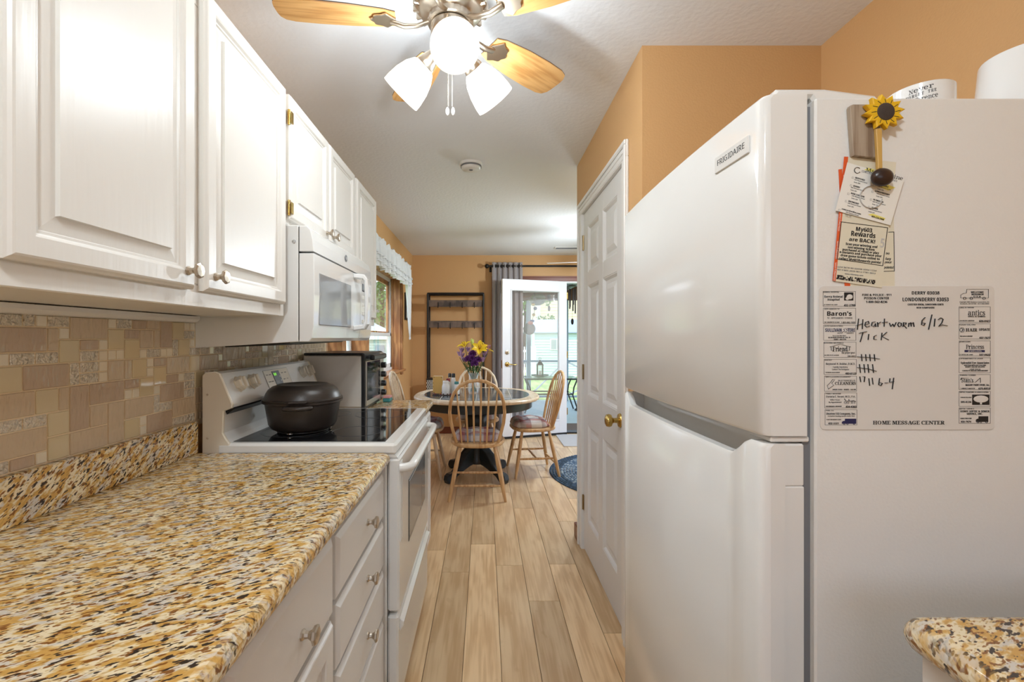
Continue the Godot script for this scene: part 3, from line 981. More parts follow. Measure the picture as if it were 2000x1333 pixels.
func build_base_cabinets() -> void:
	var c := base_cabinet("white base cabinet with one wide drawer over a panelled door", 0.545, 0.984)
	drawer_front(c, 0.571, 0.965, 0.704, 0.864, 0.222, 0.42)
	cabinet_door(c, 0.571, 0.965, 0.125, 0.69, -0.335, M.base_cabinet_paint, Vector2(0.03, 0.52), 0.055)
	c = base_cabinet("white base cabinet with a stack of drawers next to the range", 0.985, 1.468)
	for y in [[0.718, 0.856], [0.566, 0.706], [0.41, 0.554], [0.13, 0.398]]:
		drawer_front(c, 0.993, 1.444, y[0], y[1], 0.245)
	c = base_cabinet("white base cabinet between the range and the dining chair", 2.243, 2.70)
	drawer_front(c, 2.262, 2.682, 0.718, 0.856)
	cabinet_door(c, 2.262, 2.682, 0.125, 0.69, -0.335, M.base_cabinet_paint, Vector2(0.03, 0.52), 0.055)
	# counter and cabinet on the other side, in front of the refrigerator
	c = thing("base_cabinet", "white base cabinet under the counter corner by the refrigerator side", "cabinet", at(0.9, 0, 0.2))
	part(c, "carcass", mb().box(0.585, 1.27, 0.1, 0.875, -0.6, 0.60, 0.002), M.base_cabinet_paint)
	part(c, "face_frame", mb().box(0.568, 0.585, 0.1, 0.875, -0.6, 0.60, 0.002), M.base_cabinet_paint)
	part(c, "toe_kick", mb().box(0.66, 0.68, 0, 0.1, -0.6, 0.60), M.base_cabinet_paint)
	for q in [[0.14, 0.565], [-0.32, 0.11]]:
		var b := mb()
		b.block(Vector3((q[1] - q[0]) / 2, 0.075, 0.006), Vector3((q[1] - q[0]) / 2, 0.075, 0.006))
		nested(b, 0, q[1] - q[0], 0, 0.15, [Vector2(0, 0.012), Vector2(0.011, 0.0195), Vector2(0.013, 0.02)])
		var o := part(c, "drawer", b, M.base_cabinet_paint, Transform3D(FACE_LEFT, at(0.568, 0.70, q[1])))
		part(o, "knob", M.knob_shape, M.nickel, Transform3D(ON_FACE, Vector3(0.21, 0.075, 0.02)))
		panel_leaf(c, "door", q[1] - q[0], 0.56, 0.02, [[0.055, q[1] - q[0] - 0.055]], [[0.055, 0.505]], M.base_cabinet_paint, Transform3D(FACE_LEFT, at(0.568, 0.125, q[1])), DOOR_STEPS)

func slab_profile(back: float, front: float, d: float, sgn: float) -> Array:
	# thick slab with a full bullnose on the aisle side
	var p := [at(back, COUNTER - 0.038, d)]
	for i in 9:
		var a := -PI / 2 + PI * i / 8
		p.append(at(front - sgn * 0.019 + sgn * cos(a) * 0.019, COUNTER - 0.019 + sin(a) * 0.019, d))
	p.append(at(back, COUNTER, d))
	return p
func build_worktops() -> void:
	var w := thing("granite_worktop", "gold and brown speckled granite worktop with low upstand before the mosaic tile", "worktop", at(-0.62, COUNTER - 0.038, 0.5), "granite worktops")
	part(w, "slab", mb().prism(slab_profile(KW, -0.303, -0.6, 1), Vector3(0, 0, -(Z1 - 0.004 + 0.6))), M.granite)
	part(w, "upstand", mb().box(KW + 0.001, KW + 0.026, COUNTER, 1.016, -0.6, Z1 - 0.004, 0.003), M.granite)
	w = thing("granite_worktop", "small speckled granite worktop carrying the toaster oven beyond the range", "worktop", at(-0.62, COUNTER - 0.038, 2.47), "granite worktops")
	part(w, "slab", mb().prism(slab_profile(KW, -0.303, Z2 + 0.006, 1), Vector3(0, 0, -(2.73 - Z2 - 0.006)), 0.006), M.granite)
	part(w, "upstand", mb().box(KW + 0.001, KW + 0.026, COUNTER, 1.016, Z2 + 0.006, ZEND, 0.003), M.granite)
	w = thing("granite_worktop", "speckled granite worktop with rounded corner in front of the refrigerator side", "worktop", at(0.9, COUNTER - 0.038, 0.1), "granite worktops")
	# plan with a rounded corner, bullnose made of stacked rims
	var loops := []
	var b := mb()
	for s in 9:
		var a := -PI / 2 + PI * s / 8
		var ins := 0.019 - cos(a) * 0.019
		var y := COUNTER - 0.019 + sin(a) * 0.019
		var l := [at(1.27, y, -0.6), at(0.545 + ins, y, -0.6)]
		var rad := 0.035
		for q in 7:
			var t := PI / 2 * q / 6
			l.append(at(0.545 + rad - cos(t) * (rad - ins), y, 0.622 - rad + sin(t) * (rad - ins)))
		l.append(at(1.27, y, 0.622 - ins))
		loops.append(l)
	b.flat = false
	for s in 8:
		for i in loops[0].size() - 1:
			b.quad(loops[s][i + 1], loops[s][i], loops[s + 1][i], loops[s + 1][i + 1])
	b.flat = true
	for cap in [loops[0], loops[8]]:
		for i in range(1, cap.size() - 1):
			b.tri_out(cap[0], cap[i], cap[i + 1], at(0.9, COUNTER - 0.019, 0.1))
	part(w, "slab", b, M.granite)

# ---------------------------------------------------------------- range
func build_range() -> void:
	var r := thing("kitchen_range", "white electric range with black glass cooktop and bisque back panel", "range", at(-0.6, 0, 1.855))
	var a := Z1 + 0.004
	var z := Z2 - 0.004
	part(r, "body", mb().box(-0.905, -0.315, 0.08, 0.905, a, z, 0.004), M.range_white)
	part(r, "plinth", mb().box(-0.86, -0.37, 0, 0.08, a + 0.02, z - 0.02), M.black_plastic)
	part(r, "cooktop_frame", mb().box(-0.86, -0.285, 0.906, 0.943, a - 0.002, z + 0.002, 0.008), M.range_white)
	var ct := part(r, "cooktop", mb().box(-0.822, -0.325, 0.93, 0.9445, a + 0.026, z - 0.026, 0.0008), M.cooktop_glass, Transform3D.IDENTITY, "speckled black ceramic glass")
	for e in [[-0.69, 1.68, 0.115], [-0.69, 2.05, 0.09], [-0.46, 1.67, 0.09], [-0.46, 2.05, 0.115]]:
		var ring := []
		for i in 40:
			ring.append(at(e[0] + cos(TAU * i / 40) * e[2], 0.9446, e[1] + sin(TAU * i / 40) * e[2]))
		part(ct, "burner_ring", mb().tube(ring, 0.0006, 4, true), M.faint_ring)
	# back panel with its overhanging control face
	var prof := [[-0.91, 0.906], [-0.91, 1.160], [-0.900, 1.170], [-0.866, 1.173], [-0.853, 1.167], [-0.812, 1.068], [-0.814, 1.056], [-0.840, 1.046], [-0.843, 0.975], [-0.832, 0.955], [-0.822, 0.943], [-0.822, 0.906]]
	var loop := []
	for p in prof:
		loop.append(at(p[0], p[1], a + 0.012))
	part(r, "back_panel", mb().prism(loop, Vector3(0, 0, -(z - a - 0.024))), M.range_white)
	for e in [a - 0.001, z - 0.011]:
		loop = []
		for p in prof:
			loop.append(at(p[0] + 0.002, p[1] + 0.001, e))
		var cap := part(r, "end_cap", mb().prism(loop, Vector3(0, 0, -0.0125), 0.003), M.bisque)
		for y in [1.10, 0.96]:
			part(cap, "screw", mb().lathe([Vector2(0, 0), Vector2(0.004, 0), Vector2(0.003, 0.002), Vector2(0, 0.0022)], 10), M.nickel, Transform3D(Basis(Vector3(1, 0, 0), Vector3(0, 0, 1), Vector3(0, -1, 0)), at(-0.89, y, e)))
	part(r, "vent_gap", mb().prism([at(-0.842, 1.0455, a + 0.014), at(-0.812, 1.0575, a + 0.014), at(-0.811, 1.052, a + 0.014), at(-0.835, 1.034, a + 0.014)], Vector3(0, 0, -(z - a - 0.028))), M.black_plastic)
	var n := Vector3(0.924, 0.383, 0)
	var face := Basis(Vector3(0, 0, -1), Vector3(-0.383, 0.924, 0), n)
	var on := func(d: float, up: float, out := 0.0) -> Transform3D:
		return Transform3D(face, at(-0.8325, 1.1175, d) + face.y * up + n * out)
	for q in [[1.565, 0.008], [1.655, 0.008], [2.105, 0.008], [2.178, 0.008]]:
		var t: Transform3D = on.call(q[0], q[1])
		var kb := part(r, "control_knob", mb().lathe([Vector2(0, 0), Vector2(0.029, 0), Vector2(0.029, 0.003), Vector2(0.0245, 0.005), Vector2(0.0255, 0.018), Vector2(0.0225, 0.022), Vector2(0, 0.0225)], 7, Vector3.ZERO, true), M.bisque, Transform3D(t.basis * ON_FACE, t.origin))
		part(kb, "grip", mb().block(Vector3(0, 0.025, 0), Vector3(0.006, 0.004, 0.02), 0.002), M.bisque)
	var pl: Transform3D = on.call(1.86, 0.0, 0.0008)
	var plate := part(r, "control_plate", mb().block(Vector3(0, 0, 0), Vector3(0.105, 0.042, 0.001), 0.0008), M.bisque, pl)
	var edge := mb()
	nested(edge, -0.105, 0.105, -0.042, 0.042, [Vector2(0, 0.0011), Vector2(0.0016, 0.0012)], false)
	part(plate, "outline", edge, M.grey_ink)
	var dp := part(plate, "display", mb().block(Vector3(-0.01, 0.004, 0.0015), Vector3(0.03, 0.03, 0.0012), 0.0005), M.black_plastic)
	lettering(dp, "5:21", Vector3(-0.022, 0.02, 0.003), 0.024, 0.010, Basis.IDENTITY, M.clock_light, false, true)
	for s in 3:
		lettering(dp, "I", Vector3(-0.026 + 0.009 * s, -0.012, 0.003), 0.003, 0.008, Basis.IDENTITY, M.paper)
	for sy in [1, -1]:
		part(dp, "arrow", mb().prism([Vector3(0.008, 0.006 * sy, 0.0026), Vector3(0.016, 0.006 * sy, 0.0026), Vector3(0.012, 0.014 * sy, 0.0026)], Vector3(0, 0, 0.0004)), M.paper)
	for q in [[-0.085, 0.022, "BAKE"], [-0.06, 0.022, "BROIL"], [-0.085, -0.006, "CLEAN"], [-0.06, -0.006, "LIGHT"], [0.045, 0.022, "CLOCK"], [0.075, 0.022, "TIMER"], [0.045, -0.006, "START"], [0.075, -0.006, "OFF"]]:
		lettering(plate, q[2], Vector3(q[0], q[1], 0.0013), 0.018, 0.004, Basis.IDENTITY, M.grey_ink)
	# vent trim, oven door, drawer
	part(r, "vent_trim", mb().prism([at(-0.315, 0.906, a + 0.004), at(-0.29, 0.906, a + 0.004), at(-0.28, 0.896, a + 0.004), at(-0.315, 0.896, a + 0.004)], Vector3(0, 0, -(z - a - 0.008))), M.range_white)
	var od := part(r, "oven_door", mb().box(-0.313, -0.275, 0.40, 0.894, a, z, 0.007), M.range_white)
	var slots := mb()
	for row in 2:
		for i in 14:
			var d := 1.52 + i * 0.049
			slots.box(-0.300 + row * 0.014, -0.295 + row * 0.014, 0.8935, 0.8948, d, d + 0.036)
	part(od, "vent_slots", slots, M.black_plastic)
	part(od, "window_surround", mb().box(-0.277, -0.2735, 0.548, 0.772, 1.66, 2.105, 0.001), M.black_plastic)
	part(od, "oven_window", mb().box(-0.277, -0.2725, 0.556, 0.764, 1.669, 2.097, 0.001), M.oven_window)
	for i in 3:
		part(od, "moulded_rib", mb().box(-0.277, -0.2725, 0.62, 0.88, 1.492 + i * 0.016, 1.500 + i * 0.016, 0.002), M.range_white)
	var path := []
	for q in [[-0.276, 1.492], [-0.262, 1.494], [-0.246, 1.506], [-0.240, 1.53], [-0.238, 1.62], [-0.238, 1.855], [-0.238, 2.09], [-0.240, 2.18], [-0.246, 2.204], [-0.262, 2.216], [-0.276, 2.218]]:
		path.append(at(q[0], 0.862, q[1]))
	part(od, "handle", mb().tube(path, 0.0145, 12), M.range_white)
	var dw := part(r, "storage_drawer", mb().box(-0.313, -0.278, 0.085, 0.388, a, z, 0.007), M.range_white)
	part(dw, "ridge", mb().prism([at(-0.279, 0.365, a + 0.03), at(-0.265, 0.352, a + 0.03), at(-0.266, 0.340, a + 0.03), at(-0.279, 0.318, a + 0.03)], Vector3(0, 0, -(z - a - 0.06)), 0.002), M.range_white)

func build_microwave() -> void:
	var m := thing("microwave_oven", "white over-the-range microwave mounted under the short wall cabinet", "microwave", at(-0.75, 1.25, 1.855))
	var a := Z1 + 0.006
	var z := Z2 - 0.006
	part(m, "body", mb().prism([at(KW + 0.008, 1.645, a), at(-0.600, 1.645, a), at(-0.600, 1.270, a), at(KW + 0.008, 1.250, a)], Vector3(0, 0, -(z - a)), 0.002), M.microwave_white)
	part(m, "rear_gasket", mb().box(-0.600, -0.597, 1.275, 1.641, a + 0.003, z - 0.003), M.black_plastic)
	part(m, "screw", mb().lathe([Vector2(0, 0), Vector2(0.007, 0), Vector2(0.005, 0.003), Vector2(0, 0.0032)], 12), M.chrome, Transform3D(ON_FACE, at(-0.614, 1.592, a)))
	part(m, "filter_panel", mb().prism([at(-0.88, 1.2535, a + 0.08), at(-0.66, 1.2665, a + 0.08), at(-0.66, 1.2635, a + 0.08), at(-0.88, 1.2505, a + 0.08)], Vector3(0, 0, -0.58)), M.dark_iron)
	var front := func(y0: float, y1: float) -> Array:
		var p := []
		for q in [[1.27, -0.566], [1.282, -0.556], [1.32, -0.5505], [1.42, -0.548], [1.52, -0.549], [1.555, -0.5505], [1.561, -0.5505], [1.60, -0.553], [1.632, -0.561], [1.643, -0.573]]:
			if q[0] >= y0 - 0.001 and q[0] <= y1 + 0.001:
				p.append(Vector2(q[1], q[0]))
		return p
	var add := func(called: String, y0: float, y1: float, d0: float, d1: float, material: Material) -> MeshInstance3D:
		var loop := [at(-0.597, y0, d0)]
		for q in front.call(y0, y1):
			loop.append(at(q.x, q.y, d0))
		loop.append(at(-0.597, y1, d0))
		return part(m, called, mb().prism(loop, Vector3(0, 0, -(d1 - d0)), 0.0018), material)
	var top: MeshInstance3D = add.call("vent_grille", 1.561, 1.643, a, z, M.microwave_white)
	var badge := Transform3D(Basis(Vector3(0, 0, -1), Vector3(0, 1, 0), Vector3(1, 0, 0)), at(-0.5515, 1.598, 1.83))
	var bd := part(top, "badge", mb().lathe([Vector2(0, 0), Vector2(0.0135, 0), Vector2(0.0135, 0.0016), Vector2(0.012, 0.0022), Vector2(0, 0.0022)], 24), M.grey_ink, Transform3D(badge.basis * ON_FACE, badge.origin))
	lettering(bd, "GE", Vector3(0, 0.0024, 0), 0.015, 0.009, Basis(Vector3(1, 0, 0), Vector3(0, 0, -1), Vector3(0, 1, 0)), M.paper, true, false, true)
	var door: MeshInstance3D = add.call("door", 1.27, 1.555, a, 2.03, M.microwave_white)
	part(door, "window", mb().box(-0.552, -0.5465, 1.325, 1.497, 1.527, 1.885, 0.002), M.oven_window)
	var cp: MeshInstance3D = add.call("control_panel", 1.27, 1.555, 2.033, z, M.microwave_white)
	part(cp, "display", mb().box(-0.5505, -0.5475, 1.49, 1.525, 2.06, 2.2, 0.001), M.dark_glass)
	for i in 4:
		for j in 3:
			part(cp, "button", mb().box(-0.5505, -0.547, 1.455 - i * 0.036, 1.472 - i * 0.036, 2.06 + j * 0.05, 2.095 + j * 0.05, 0.001), M.paper)
	# bracket handle standing off the door
	var h := [[-0.551, 1.553], [-0.505, 1.548], [-0.492, 1.53], [-0.488, 1.43], [-0.492, 1.34], [-0.505, 1.318], [-0.551, 1.312], [-0.551, 1.333], [-0.512, 1.338], [-0.506, 1.35], [-0.503, 1.43], [-0.506, 1.52], [-0.512, 1.528], [-0.551, 1.533]]
	var loop := []
	for q in h:
		loop.append(at(q[0], q[1], 1.925))
	part(door, "handle", mb().prism(loop, Vector3(0, 0, -0.042), 0.004), M.microwave_white)

func build_toaster() -> void:
	var t := thing("toaster_oven", "stainless toaster oven with black glass door on the far counter", "toaster oven", at(-0.77, COUNTER, 2.5))
	var a := 2.30
	var z := 2.70
	part(t, "body", mb().box(-0.908, -0.615, 0.93, 1.196, a, z, 0.008), M.toaster_side)
	part(t, "top", mb().box(-0.905, -0.606, 1.194, 1.206, a - 0.002, z + 0.002, 0.004), M.black_plastic)
	part(t, "front_frame", mb().box(-0.617, -0.600, 0.922, 1.204, a - 0.002, z + 0.002, 0.004), M.black_plastic)
	for x in [-0.88, -0.64]:
		for d in [a + 0.03, z - 0.03]:
			part(t, "foot", mb().lathe([Vector2(0, COUNTER), Vector2(0.012, COUNTER), Vector2(0.014, 0.932), Vector2(0, 0.932)], 12, at(x, 0, d)), M.rubber)
	var door := part(t, "door", mb().box(-0.602, -0.592, 0.938, 1.165, a + 0.008, 2.605, 0.003), M.steel)
	part(door, "pane", mb().box(-0.594, -0.590, 0.965, 1.160, a + 0.018, 2.595, 0.001), M.dark_glass)
	part(door, "handle", mb().box(-0.578, -0.556, 1.168, 1.196, a + 0.02, 2.61, 0.006).box(-0.6, -0.57, 1.176, 1.188, a + 0.04, a + 0.06).box(-0.6, -0.57, 1.176, 1.188, 2.57, 2.59), M.black_plastic)
	part(t, "control_strip", mb().box(-0.602, -0.593, 0.93, 1.198, 2.612, z, 0.002), M.steel)
	for i in 4:
		part(t, "knob", mb().lathe([Vector2(0, 0), Vector2(0.017, 0), Vector2(0.016, 0.022), Vector2(0.013, 0.024), Vector2(0, 0.024)], 16), M.black_plastic, Transform3D(FACE_RIGHT * ON_FACE, at(-0.593, 0.97 + i * 0.052, 2.655)))
	# small items beside it at the end of the counter
	var s := thing("dish_sponge", "small teal and pink scrub sponge at the counter end", "sponge", at(-0.575, COUNTER, 2.66))
	part(s, "pad", mb().box(-0.585, -0.54, COUNTER, COUNTER + 0.022, 2.63, 2.70, 0.005), M.teal)
	part(s, "scrubber", mb().box(-0.583, -0.542, COUNTER + 0.022, COUNTER + 0.034, 2.632, 2.698, 0.003), M.pink)

func build_pot() -> void:
	var y := 0.9447
	var tv := thing("wire_trivet", "black wire trivet under the dutch oven", "trivet", at(-0.662, y, 1.68))
	var ring := []
	for i in 32:
		ring.append(at(-0.662 + cos(TAU * i / 32) * 0.085, y + 0.006, 1.68 + sin(TAU * i / 32) * 0.085))
	part(tv, "ring", mb().tube(ring, 0.005, 8, true), M.black_plastic)
	for i in 3:
		var an := TAU * i / 3 + 0.4
		part(tv, "foot", mb().blob(at(-0.662 + cos(an) * 0.088, y + 0.006, 1.68 + sin(an) * 0.088), Vector3(0.012, 0.006, 0.012), 10, 6), M.chrome)
	var p := local_thing("dutch_oven", "black cast iron dutch oven with domed lid on the cooktop", "pot", at(-0.662, y + 0.0115, 1.68), 0.25)
	var body := part(p, "body", mb().lathe([Vector2(0, 0), Vector2(0.098, 0), Vector2(0.108, 0.005), Vector2(0.117, 0.02), Vector2(0.129, 0.092), Vector2(0.137, 0.096), Vector2(0.138, 0.104), Vector2(0.133, 0.105), Vector2(0.120, 0.096), Vector2(0.110, 0.02), Vector2(0, 0.012)], 48), M.cast_iron)
	for s in [1.0, -1.0]:
		var h := [Vector3(-0.038, 0.088, s * 0.118), Vector3(-0.038, 0.09, s * 0.152), Vector3(-0.026, 0.09, s * 0.160), Vector3(0.026, 0.09, s * 0.160), Vector3(0.038, 0.09, s * 0.152), Vector3(0.038, 0.088, s * 0.118)]
		part(body, "lug_handle", mb().tube(h, 0.0105, 8, false, 0.75), M.cast_iron)
	var lid := part(p, "lid", mb().lathe([Vector2(0.0, 0.100), Vector2(0.128, 0.1055), Vector2(0.1375, 0.1055), Vector2(0.138, 0.109), Vector2(0.131, 0.113), Vector2(0.126, 0.127), Vector2(0.118, 0.141), Vector2(0.104, 0.152), Vector2(0.092, 0.1555), Vector2(0.086, 0.159), Vector2(0.080, 0.159), Vector2(0.072, 0.157), Vector2(0, 0.156)], 48), M.cast_iron)
	for s in [1.0, -1.0]:
		part(lid, "lid_tab", mb().block(Vector3(0, 0.109, s * 0.143), Vector3(0.03, 0.004, 0.012), 0.003), M.cast_iron)

# ---------------------------------------------------------------- refrigerator
func fridge_door(lo: float, hi: Callable, full: float, thick: float) -> MB:
	# bowed front, softened vertical edges; the top edge may dip for the hand grip
	var d0 := 0.762
	var d1 := 1.518
	var ds := [0.0, 0.002, 0.005, 0.009, 0.014, 0.02]
	var cols := []
	for e in ds:
		cols.append(d0 + e)
	for i in range(1, 40):
		cols.append(d0 + 0.02 + (d1 - d0 - 0.04) * i / 40.0)
	for i in ds.size():
		cols.append(d1 - ds[ds.size() - 1 - i])
	var g := []
	for r in 4:
		g.append([])
	var back := []
	var b := mb()
	for i in range(cols.size() - 1, -1, -1):
		var d: float = cols[i]
		var e := minf(d - d0, d1 - d)
		var x := 0.459 - 0.012 * (1.0 - pow((d - (d0 + d1) / 2) / 0.378, 2.0))
		if e < 0.014:
			x += 0.014 - sqrt(maxf(0.0, 0.014 * 0.014 - pow(0.014 - e, 2.0)))
		var top: float = hi.call(d)
		g[0].append(at(x + 0.004, lo, d))
		g[1].append(at(x, lo + 0.005, d))
		g[2].append(at(x, top - 0.007, d))
		g[3].append(at(x + 0.006, top, d))
		var xb := 0.533 if thick <= 0.0 else x + thick
		back.append([at(xb, lo, d), at(xb, top, d)])
	b.grid(g)
	b.flat = false
	b.group += 1
	for i in back.size() - 1:
		b.quad(g[3][i], g[3][i + 1], back[i + 1][1], back[i][1])
		b.quad(back[i][0], back[i + 1][0], g[0][i + 1], g[0][i])
	b.group += 1
	for i in back.size() - 1:
		b.quad(back[i + 1][0], back[i][0], back[i][1], back[i + 1][1])
	b.flat = true
	for s in [0, back.size() - 1]:
		var p := [g[0][s], g[1][s], g[2][s], g[3][s], back[s][1], back[s][0]]
		for i in range(1, 5):
			if s == 0:
				b.tri(p[0], p[i], p[i + 1])
			else:
				b.tri(p[0], p[i + 1], p[i])
	return b
func build_fridge() -> void:
	var f := thing("refrigerator", "white top-freezer refrigerator with notes on its textured side", "refrigerator", at(0.85, 0, 1.14))
	part(f, "cabinet", mb().box(0.545, 1.215, 0.03, 1.679, 0.76, 1.52, 0.003), M.fridge_side)
	part(f, "gasket", mb().box(0.531, 0.546, 0.07, 1.67, 0.772, 1.508), M.grey_ink)
	part(f, "toe_grille", mb().box(0.55, 0.57, 0.0, 0.055, 0.78, 1.5), M.black_plastic)
	for d in [0.80, 1.48]:
		for x in [0.6, 1.15]:
			part(f, "foot", mb().lathe([Vector2(0, 0), Vector2(0.02, 0), Vector2(0.02, 0.031), Vector2(0, 0.031)], 10, at(x, 0, d)), M.black_plastic)
	var fz := part(f, "freezer_door", fridge_door(1.120, func(_d: float) -> float: return 1.686, 0.0, 0.0), M.appliance_white)
	var dip := func(d: float) -> float:
		return 1.107 - 0.036 * smoothstep(0.798, 0.862, d) * (1.0 - smoothstep(1.455, 1.508, d))
	var low := part(f, "refrigerator_door", fridge_door(0.06, dip, 0.0, 0.024), M.appliance_white)
	part(low, "door_core", mb().box(0.474, 0.532, 0.066, 1.035, 0.766, 1.514, 0.002).box(0.474, 0.532, 1.035, 1.106, 0.766, 0.80, 0.003).box(0.474, 0.532, 1.035, 1.106, 1.496, 1.514, 0.003), M.appliance_white)
	part(low, "grip_recess", mb().box(0.517, 0.531, 1.036, 1.119, 0.80, 1.496).box(0.482, 0.52, 1.034, 1.0365, 0.80, 1.496), M.appliance_white)
	part(f, "middle_hinge", mb().box(0.475, 0.54, 1.109, 1.118, 0.766, 0.83, 0.002).lathe([Vector2(0, 1.107), Vector2(0.011, 1.107), Vector2(0.011, 1.12), Vector2(0, 1.12)], 12, at(0.505, 0, 0.785)), M.appliance_white)
	part(f, "hinge_cover", mb().prism([at(0.478, 1.686, 0.775), at(0.492, 1.703, 0.775), at(0.575, 1.703, 0.775), at(0.66, 1.692, 0.775), at(0.668, 1.679, 0.775), at(0.556, 1.679, 0.775), at(0.55, 1.688, 0.775)], Vector3(0, 0, -0.09), 0.005), M.appliance_white)
	var x := Transform3D(FACE_LEFT, at(0.4542, 1.618, 0.848))
	x.basis = Basis(Vector3.UP, 0.049) * x.basis
	var plate := part(fz, "badge", mb().block(Vector3(0, 0, 0.001), Vector3(0.053, 0.0155, 0.0018), 0.001), M.appliance_white, x)
	lettering(plate, "FRIGIDAIRE", Vector3(0.0, 0.002, 0.003), 0.088, 0.0105, Basis.IDENTITY, M.ink)
	# crockery standing on top
	var mg := local_thing("mug", "white mug with black script lettering on top of the refrigerator", "mug", at(0.868, 1.6795, 0.92))
	part(mg, "body", mb().lathe([Vector2(0, 0), Vector2(0.048, 0), Vector2(0.052, 0.004), Vector2(0.052, 0.091), Vector2(0.0505, 0.0925), Vector2(0.049, 0.091), Vector2(0.049, 0.008), Vector2(0, 0.006)], 40), M.ceramic)
	var hp := []
	for i in 11:
		var a := -PI / 2 + PI * i / 10
		hp.append(Vector3(0.05 + cos(a) * 0.028, 0.046 + sin(a) * 0.03, -0.01))
	part(mg, "handle", mb().tube(hp, 0.0055, 8), M.ceramic)
	var lines := [["Never", 0.0800, 0.036, 0.0085, true], ["FORGET THE", 0.0705, 0.046, 0.0055, false], ["Difference", 0.0605, 0.05, 0.0085, true], ["MADE YOU", 0.0510, 0.042, 0.0055, false]]
	for l in lines:
		# wrap each word round the wall of the mug, letter by letter
		var word: String = l[0]
		var n := word.length()
		for i in n:
			if word[i] == " ":
				continue
			var s: float = (i + 0.5 - n / 2.0) / n * l[2]
			var a: float = -0.72 + s / 0.0525
			var nrm := Vector3(sin(a), 0, cos(a))
			lettering(mg, word[i], nrm * 0.0522 + Vector3(0, l[1] + s * 0.12, 0), l[2] / n * (1.0 if l[4] else 0.78), l[3], Basis(Vector3(cos(a), 0, -sin(a)), Vector3.UP, nrm), M.ink, true, not l[4], l[4])
	var pt := local_thing("pitcher", "tall plain white pitcher on top of the refrigerator", "pitcher", at(1.095, 1.6795, 0.93))
	part(pt, "body", mb().lathe([Vector2(0, 0), Vector2(0.074, 0), Vector2(0.079, 0.006), Vector2(0.076, 0.08), Vector2(0.069, 0.168), Vector2(0.067, 0.172), Vector2(0.064, 0.168), Vector2(0.070, 0.08), Vector2(0.070, 0.01), Vector2(0, 0.008)], 40), M.ceramic)
	hp = []
	for i in 11:
		var a := -PI / 2 + PI * i / 10
		hp.append(Vector3(0.058 + cos(a) * 0.03, 0.10 + sin(a) * 0.045, 0.045 + cos(a) * 0.02))
	part(pt, "handle", mb().tube(hp, 0.009, 10), M.ceramic)

# places on the near side of the refrigerator, in quarter millimetres from its upper front corner
const NOTE := 0.0002534
func side_at(u: float, v: float, out := 0.0) -> Vector3:
	return at(0.5345 + u * NOTE, 1.6883 - v * NOTE, 0.76 - out)
func side_loop(pts: Array, out: float) -> Array:
	var l := []
	for p in pts:
		l.append(side_at(p[0], p[1], out))
	return l
func tilted(degrees: float) -> Basis:
	return Basis(Vector3(0, 0, 1), deg_to_rad(degrees))
func barcode(parent: Node, u: float, v: float, w: float, h: float, turn: float, out: float) -> void:
	var b := mb()
	var r := RandomNumberGenerator.new()
	r.seed = int(u)
	for row in 3:
		var x := -w / 2
		while x < w / 2:
			var k := r.randf_range(2.0, 7.0)
			if r.randf() < 0.6:
				b.block(Vector3((x + k / 2) * NOTE, (row - 1) * h / 3 * NOTE, 0), Vector3(k / 2 * NOTE, h / 6 * NOTE, 0.0001))
			x += k
	part(parent, "barcode", b, M.ink, Transform3D(tilted(turn), side_at(u, v, out)))
